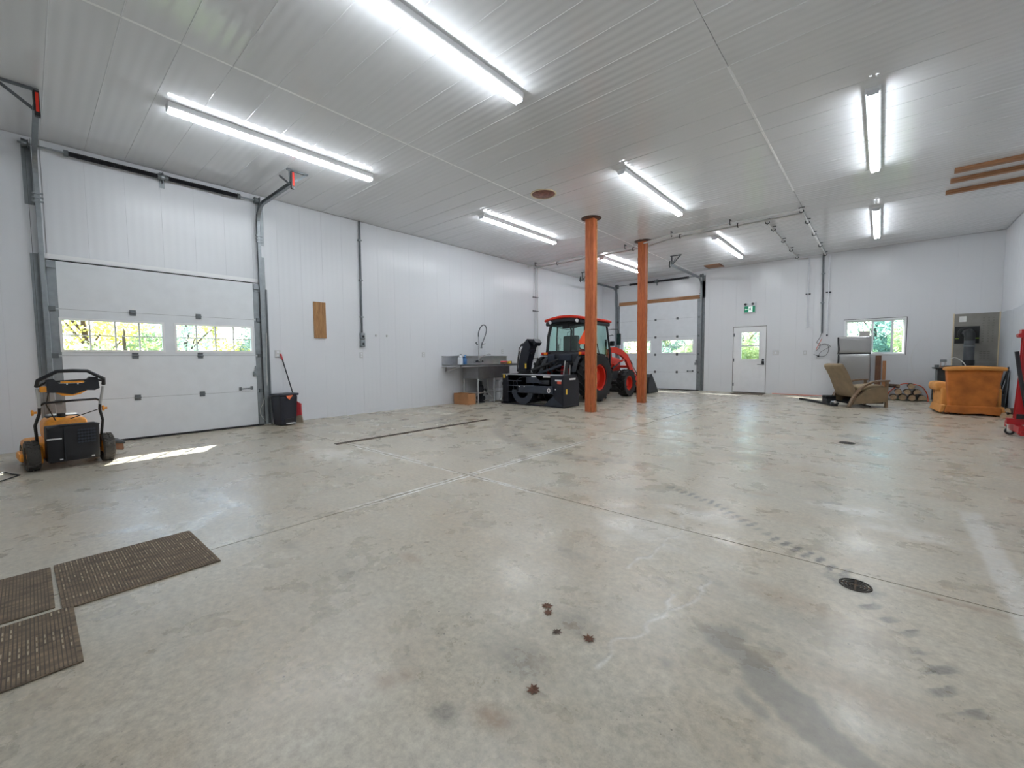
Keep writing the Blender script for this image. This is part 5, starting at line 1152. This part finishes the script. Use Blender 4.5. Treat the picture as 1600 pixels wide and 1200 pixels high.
# long black bar tool on the floor
t = thing('steel_bar', 'long black steel bar with a bolted bracket lying on the floor before the recliner', 'steel bar', (-1.12, 12.45, 0), math.atan2(-1.39, .84))
MB().box(-.78, .80, -.035, .035, .002, .05).build('bar', 'black_metal', t); MB().box(.42, .62, -.09, .09, .05, .16).build('bracket', 'black_plastic', t); MB().cyl((.60, -.02, .10), (.80, -.02, .10), .03, n=12).build('cylinder', 'hydraulic', t, 40)
for x in (.46, .56): MB().cyl((x, -.1, .19), (x, .1, .19), .035, n=10).build('bolt', 'black_metal', t, 40)
MB().cyl((.70, -.06, .06), (.70, .1, .06), .03, n=10).build('pin', 'galv_dark', t, 40)
# firewood
rnd = random.Random(4); k = 0
def log(x, y, z, r, L, rx, name='firewood_log', kind=0, rz=0.0):
    n = 7; sec = []
    if kind == 0: sec = [(math.cos(2*PI*i/9)*r*rnd.uniform(.88, 1.08), math.sin(2*PI*i/9)*r*rnd.uniform(.88, 1.08)) for i in range(9)]
    else:
        sec = [(-r*1.1, -r*.6)] + [(math.cos(a)*r*1.1, -r*.6+math.sin(a)*r*1.5) for a in [PI*j/6 for j in range(0, 6)]]
    t = thing(name, '', 'log', (x, y, z), rz)
    MB().prism([(p[0], p[1]) for p in sec], 'y', 0, L).xf(Matrix.Rotation(rx, 4, 'Y')).build('bark', 'bark', t)
    for y0 in (-.004, L+.001): MB().prism([(p[0]*.93, p[1]*.93) for p in sec], 'y', y0, y0+.003).xf(Matrix.Rotation(rx, 4, 'Y')).build('cut_end', 'log_end', t)
    return t
rows = [[.28, .45, .62, .80], [.365, .535, .71], [.60]]
ORD = ['first', 'second', 'third', 'fourth', 'fifth', 'sixth']; RN = ['bottom', 'middle', 'top']
for j, row in enumerate(rows):
    for q, x in enumerate(row):
        r = rnd.uniform(.070, .078); o = log(x, 14.18+rnd.uniform(-.03, .04), .078+j*.138, r, .36, rnd.uniform(-.4, .4), kind=rnd.choice((0, 0, 1)))
        o['label'] = f'firewood log, {ORD[q]} from the left in the {RN[j]} row of the pile'; o['group'] = 'firewood pile by the back wall'
o = log(.36, 14.20, .36, .05, .30, .4, kind=1, rz=.7); o['label'] = 'pale split log lying crosswise on top of the firewood pile'
for i, (x, y, z, r, L, rx, rz, kd, lab) in enumerate(((1.72, 11.02, .055, .052, .30, .3, -.75, 1, 'pale split log on the floor beside the red hoist, at the bottom front'), (1.66, 11.14, .057, .055, .30, 0, -.75, 0, 'bark-covered log on the floor behind the red hoist, at the bottom rear'), (1.69, 11.08, .155, .046, .30, .2, -.75, 1, 'split log resting on two others behind the red hoist'))):
    o = log(x, y, z, r, L, rx, kind=kd, rz=rz); o['label'] = lab
c = MB().tube(smooth_path([(.16, 14.05, .012), (.14, 14.3, .012), (.16, 14.60, .03), (.22, 14.61, .20), (.42, 14.61, .38), (.60, 14.61, .40), (.80, 14.61, .34), (.90, 14.61, .17), (.92, 14.5, .03), (.90, 14.2, .012)]), .011, 6).build('extension_cord', 'cord_orange', None, 40); tag(c, 'orange extension cord draped over the firewood pile', 'cord')
c = MB().tube(smooth_path([(-.95, 14.55, .012), (-1.3, 14.5, .012), (-1.9, 14.56, .012), (-2.4, 14.6, .012)]), .009, 6).build('extension_cord', 'cord_orange', None, 40); tag(c, 'red-orange cord lying along the foot of the back wall left of the refrigerator', 'cord')
# rust armchair, back to the camera
t = thing('armchair', 'rust-orange velvet armchair seen from behind, in front of the black stove', 'armchair', (1.27, 11.86, 0), .10)
def flare(p):
    k = (p.z-.1)/.8; w = .84+.24*max(0, k-.15)+.02*math.sin(k*6); return (p.x*w, p.y-.10*max(0, k-.5), p.z)
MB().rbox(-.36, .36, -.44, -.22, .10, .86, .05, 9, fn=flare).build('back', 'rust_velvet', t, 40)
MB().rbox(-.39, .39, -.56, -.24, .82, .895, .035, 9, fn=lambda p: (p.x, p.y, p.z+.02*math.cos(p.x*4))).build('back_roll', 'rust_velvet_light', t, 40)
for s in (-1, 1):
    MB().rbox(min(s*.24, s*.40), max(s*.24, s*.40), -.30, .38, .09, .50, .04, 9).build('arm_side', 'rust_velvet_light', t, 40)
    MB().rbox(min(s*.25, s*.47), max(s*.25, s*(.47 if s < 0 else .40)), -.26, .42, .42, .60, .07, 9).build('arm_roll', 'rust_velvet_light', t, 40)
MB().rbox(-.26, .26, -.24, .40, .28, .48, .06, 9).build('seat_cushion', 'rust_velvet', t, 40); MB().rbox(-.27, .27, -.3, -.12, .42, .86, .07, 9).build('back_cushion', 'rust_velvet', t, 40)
def skirt(p): return (p.x*(1+.10*(.16-p.z)/.16), p.y*(1+.06*(.16-p.z)/.16), p.z + (.012*math.sin(p.x*17) if p.z < .06 else 0))
MB().rbox(-.345, .345, -.455, -.40, .028, .175, .015, 9, fn=skirt).build('skirt_back', 'rust_velvet', t, 40)
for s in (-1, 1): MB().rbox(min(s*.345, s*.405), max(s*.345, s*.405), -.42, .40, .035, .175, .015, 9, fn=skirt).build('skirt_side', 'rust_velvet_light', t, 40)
for x in (-.3, .3):
    for y in (-.36, .34): MB().cyl((x, y, .0), (x, y, .1), .022, .03, n=10).build('foot', 'dark_plank', t, 40)
MB().box(-.30, .30, -.36, .34, .06, .10).build('base_frame', 'black_metal', t)
MB().box(-.412, -.406, .18, .2, .36, .44).build('recline_lever', 'dark_plank', t)
# stove
t = thing('wood_stove', 'black wood stove behind the rust armchair with a grey flue pipe', 'stove', (1.40, 13.98, 0))
MB().rbox(-.40, .40, -.28, .28, .16, .80, .02).build('firebox', 'stove_black', t, 40); MB().rbox(-.46, .46, -.33, .33, .80, .835, .012).build('top_plate', 'stove_black', t, 40); MB().rbox(-.30, .42, -.2, .33, .835, .875, .015).build('warming_shelf', 'black_plastic', t, 40)
MB().rbox(-.28, .28, -.31, -.275, .30, .72, .015).build('door', 'stove_black', t, 40); MB().rbox(-.20, .20, -.318, -.308, .38, .66, .01).build('door_glass', 'black_plastic', t, 40); MB().cyl((.24, -.33, .45), (.24, -.33, .58), .012, n=8).build('door_handle', 'galv', t, 40)
for x in (-.35, .35):
    for y in (-.24, .24): MB().tube([(x, y, .18), (x*1.05, y*1.05, .08), (x*1.15, y*1.12, .0)], [.035, .025, .035], 8).build('leg', 'stove_black', t, 40)
MB().rbox(-.38, .38, -.44, -.28, .16, .2, .012).build('ash_lip', 'stove_black', t, 40); MB().box(-.47, -.40, -.3, -.1, .1, .42).build('side_tool_rack', 'black_metal', t)
fp = [(.115, .10, .85), (.115, .10, 1.02)]
MB().cyl((.115, .10, .86), (.115, .10, 1.0), .098, n=20).build('flue_collar', 'black_metal', t, 40)
MB().tube([(.115, .10, .99), (.115, .10, 1.45)], .088, 20).build('flue_pipe', 'flue_grey', t, 40)
el = [(.115, .10, 1.44), (.115, .105, 1.52), (.115, .14, 1.59), (.115, .22, 1.625), (.115, .32, 1.63), (.115, .66, 1.63)]; MB().tube(smooth_path(el, 4), .09, 20).build('flue_elbow', 'stove_black', t, 40)
MB().lathe([(.092, 1.30), (.096, 1.31), (.096, 1.33), (.092, 1.34)], (.115, .10, 0), 'z', 20).build('pipe_seam', 'galv_dark', t, 40)
t = thing('stove_fitting', 'small chrome two-post fitting standing on the left of the stove top', 'fitting', (1.10, 13.86, .836))
MB().box(-.06, .06, -.03, .03, 0, .012).build('base', 'chrome', t); 
for x in (-.035, .035): MB().cyl((x, 0, .012), (x, 0, .16), .014, n=10).build('post', 'chrome', t, 40)
MB().rbox(-.055, .055, -.02, .02, .12, .19, .01).build('head', 'galv', t, 40)
t = thing('pot', 'small dark pot on the left corner of the stove top', 'pot', (.985, 13.74, .836)); MB().lathe([(.0, 0), (.035, 0), (.04, .06), (.035, .062), (.03, .008), (.0, .008)], (0, 0, 0), 'z', 16).build('body', 'galv_dark', t, 40); MB().tube([(.038, 0, .045), (.06, 0, .04), (.06, 0, .02), (.036, 0, .015)], .005, 6).build('handle', 'galv_dark', t, 40)
c = MB().tube(smooth_path([(1.20, 13.9, 1.02), (1.30, 14.0, 1.06), (1.42, 14.0, .96), (1.46, 13.95, .88)]), .01, 6).build('white_hose', 'cord_white', None, 40); tag(c, 'short white hose arching over the stove top', 'hose')
# heat shield with thimble plate and label
t = thing('heat_shield', 'grey cement heat-shield board on the back wall behind the stove', 'heat shield', (1.665, YB-.02, .3))
bk(MB().box(1.31, 2.03, .018, .03, .95, 2.09), 'board', 'cement_board', t); bk(MB().box(1.31, 2.03, .018, .03, .3, .946), 'board', 'cement_board', t)
bk(MB().box(1.29, 1.31, .002, .036, .3, 2.10), 'edge_strip', 'cream_strip', t); bk(MB().box(2.02, 2.04, .03, .04, .3, 2.10), 'edge_strip', 'cream_strip', t)
bk(MB().box(1.39, 1.505, .03, .032, 1.90, 2.03), 'paper_label', 'paper', t)
rr = random.Random(3); m = MB()
for i in range(8): m.box(1.40, 1.40+rr.uniform(.04, .09), .032, .0324, 1.915+i*.013, 1.918+i*.013)
bk(m, 'label_print', 'grey_plastic', t)['kind'] = 'stuff'
m = MB()
for cx in (1.78, 1.86, 1.93):
    for i in range(10): m.box(cx-.018+rr.uniform(0, .012), cx+.018, .03, .0303, 1.42+i*.06, 1.445+i*.06)
for i in range(5):
    for j in range(3): m.box(1.74+j*.06, 1.785+j*.06, .03, .0303, 1.02+i*.04, 1.04+i*.04)
bk(m, 'faded_print', 'faded_ink', t)['kind'] = 'stuff'
tp = bk(MB().box(1.325, 1.725, .03, .045, 1.39, 1.79), 'thimble_plate', 'stove_black', t); m = MB().lathe([(.10, .045), (.15, .045), (.15, .075), (.135, .085), (.10, .085)], (0, 0, 0), 'y', 24, True); m.v = [(p[0]+1.515, p[1], p[2]+1.63) for p in m.v]; bk(m, 'thimble_ring', 'stove_black', tp, 40)
for u in (1.33, 1.65): bk(MB().box(u, u+.07, .045, .047, 1.50, 1.515), 'green_mark', 'yellow_green', tp)
# right wall: wainscot sheets, leaning grey sheet, black folded stand
MR = Matrix(((0,-1,0,XR),(1,0,0,0),(0,0,1,0),(0,0,0,1)))
t = thing('wall_sheeting', 'pale blue-grey sheeting covering the lower right wall up to head height', 'wall sheeting', (XR-.006, 12.2, 0))
for a in (9.75, 10.97, 12.19, 13.41): MB().box(a+.002, min(a+1.22, 14.6)-.002, .001, .008, .01, 2.065).xf(MR).build('sheet', 'wainscot', t, 0, True)
t = thing('leaning_sheet', 'grey plastic sheet leaning against the right wall behind the armchair', 'sheet', (1.90, 13.75, 0)); m = MB().box(-.004, .004, -.42, .42, 0, .80); m.xf(Matrix.Translation((.085, 0, .001)) @ Matrix.Rotation(.05, 4, 'Y')); m.build('sheet', 'grey_sheet', t)
t = thing('folded_stand', 'black folded metal stand leaning against the right wall', 'stand', (1.88, 13.45, 0))
for a, b in (((1.93, 13.86, .02), (1.98, 13.14, .86)), ((1.98, 13.14, .86), (1.94, 13.12, .03)), ((1.93, 13.86, .03), (1.94, 13.12, .03)), ((1.97, 13.13, .60), (1.88, 13.26, .03)), ((1.98, 13.13, .80), (1.91, 13.20, .03))): MB().bar(a, b, .022, .022).build('tube', 'black_metal', t, 0, True)
MB().rbox(1.86, 1.95, 13.10, 13.22, .02, .30, .02).build('hinge_block', 'black_plastic', t, 40, True)
# red shop crane at the right edge
t = thing('engine_hoist', 'red folding engine hoist with black handle at the right edge', 'engine hoist', (1.62, 8.95, 0))
MB().box(1.36, 1.98, 8.93, 9.02, .155, .235).build('base_beam', 'red_paint', t, 0, True)
for x in (1.455, 1.88): MB().box(x-.03, x+.045, 8.66, 9.5, .06, .15).build('leg', 'red_paint', t, 0, True)
MB().prism([(1.44, .0), (1.56, .0), (1.56, .06), (1.44, .06)], 'y', 8.64, 8.80).xf(Matrix.Translation((0, 0, .035))).build('leg_foot', 'red_paint', t, 0, True)
def caster(x, y, r=.05):
    w = MB().lathe([(r*.55, -.018), (r*.95, -.018), (r, -.01), (r, .01), (r*.95, .018), (r*.55, .018)], (x, y, r+.001), 'y', 20, True).build('caster_wheel', 'rubber', t, 40, True)
    m = MB().lathe([(.0, -.012), (r*.5, -.012), (r*.5, .012), (.0, .012)], (x, y, r+.001), 'y', 12)
    for i in range(5):
        a = 2*PI*i/5; m.bar((x, y, r+.001), (x+r*.6*math.cos(a), y, r+.001+r*.6*math.sin(a)), .016, .012, (0, 1, 0))
    m.build('spokes', 'lens_clear', w, 40, True)
    MB().box(x-.03, x+.03, y-.026, y-.021, .05, .15).box(x-.03, x+.03, y+.021, y+.026, .05, .15).box(x-.035, x+.035, y-.03, y+.03, .14, .156).build('caster_fork', 'chrome', t, 0, True)
caster(1.395, 8.975); caster(1.95, 8.975); caster(1.88, 9.45, .028); caster(1.50, 9.45, .028)
MB().prism([(1.425, .235), (1.72, .235), (1.62, 1.44), (1.46, 1.44), (1.455, .9)], 'y', 9.02, 9.03).prism([(1.425, .235), (1.72, .235), (1.62, 1.44), (1.46, 1.44), (1.455, .9)], 'y', 8.92, 8.93).build('mast_plates', 'red_paint', t, 0, True)
MB().box(1.50, 1.60, 8.93, 9.02, .235, 1.42).build('mast', 'red_paint', t, 0, True); MB().box(1.44, 1.64, 8.91, 9.04, 1.36, 1.46).build('mast_head', 'red_paint', t, 0, True)
MB().bar((1.58, 8.97, 1.42), (1.80, 8.97, .45), .07, .08).build('boom', 'red_paint', t, 0, True); MB().cyl((1.66, 8.9, .3), (1.60, 8.9, .8), .04, n=12).build('ram', 'black_metal', t, 40, True)
MB().tube([(1.40, 8.86, 1.16), (1.44, 8.86, .85), (1.53, 8.86, .30)], .022, 10).build('jack_handle', 'black_plastic', t, 40, True); MB().box(1.44, 1.74, 8.9, 8.93, .235, .30).build('foot_plate', 'black_metal', t, 0, True)
MB().cyl((1.44, 8.90, 1.38), (1.44, 9.05, 1.38), .03, n=10).build('pivot', 'red_paint', t, 40, True)

# ================================================================== OUTSIDE
gr = struct(MB().box(-60, 40, -40, 60, -.5, -.17).build('ground', 'grass'))
def tree_mesh(seed, n, mt_):
    r = np.random.RandomState(seed); blobs = [(r.uniform(-1.1, 1.1), r.uniform(-1.1, 1.1), r.uniform(.6, 3.6), r.uniform(.7, 1.15)) for _ in range(9)]
    vs_ = []; fs = []
    for i in range(n):
        b = blobs[r.randint(len(blobs))]; d = r.normal(size=3); d /= np.linalg.norm(d); c = np.array(b[:3])+d*b[3]*r.uniform(.55, 1.0)
        if c[2] < .1: c[2] = .1+r.uniform(0, .4)
        u = r.normal(size=3); u /= np.linalg.norm(u); w = np.cross(u, r.normal(size=3)); w /= np.linalg.norm(w); s = r.uniform(.04, .10)
        k = len(vs_); vs_ += [tuple(c-u*s), tuple(c+w*s*.5), tuple(c+u*s), tuple(c-w*s*.5)]; fs.append((k, k+1, k+2, k+3))
    me = bpy.data.meshes.new('foliage'); me.from_pydata(vs_, [], fs); me.materials.append(MATS[mt_] if mt_ in MATS else None); return me
fol = [tree_mesh(1, 8500, 'leaf_yellow'), tree_mesh(2, 8500, 'leaf_green'), tree_mesh(3, 8500, 'leaf_blue')]
trk = MB().tube([(0, 0, 0), (.05, .03, 1.2), (0, .08, 2.4), (-.05, .05, 3.6)], [.13, .10, .07, .03], 8)
for k in range(5):
    a = k*1.3; trk.tube([(.03, .04, 1.0+k*.4), (.5*math.cos(a), .5*math.sin(a), 1.6+k*.45), (.9*math.cos(a), .9*math.sin(a), 2.0+k*.45)], [.05, .03, .015], 6)
trk = trk.build('trunk', 'bark', None, 40); tme = trk.data; bpy.data.objects.remove(trk)
rt_ = random.Random(11)
def tree(x, y, k, s, lab, grp):
    t = thing('tree', lab, 'tree', (x, y, -.17), rt_.uniform(0, 6.28), grp); t.scale = (s, s, s*rt_.uniform(.85, 1.05))
    f = link_mesh('foliage', fol[k], t); f['kind'] = 'stuff'; link_mesh('trunk', tme, t)
names = ['yellow-leaved', 'green-leaved', 'blue-green']
for d0, step, s0, s1 in ((-12.6, 1.75, .50, .66), (-18.5, 2.6, .9, 1.1)):
    for y in np.arange(-4.0, 13.5, step):
        k = rt_.choice((0, 0, 1, 1, 2)); tree(d0+rt_.uniform(-.9, .9), float(y)+rt_.uniform(-.3, .3), k, rt_.uniform(s0, s1), f'{names[k]} {"shrub" if s0 < .8 else "tree"} outside, seen through the near garage door windows', 'trees beyond the left wall')
for d0, step, s0, s1 in ((18.6, 1.75, .50, .66), (24.5, 2.6, .9, 1.1)):
    for x in np.arange(-13.0, 5.5, step):
        k = rt_.choice((0, 1, 1, 2, 2)); tree(float(x)+rt_.uniform(-.3, .3), d0+rt_.uniform(-.9, .9), k, rt_.uniform(s0, s1), f'{names[k]} {"shrub" if s0 < .8 else "tree"} outside, seen through the back wall windows', 'trees beyond the back wall')
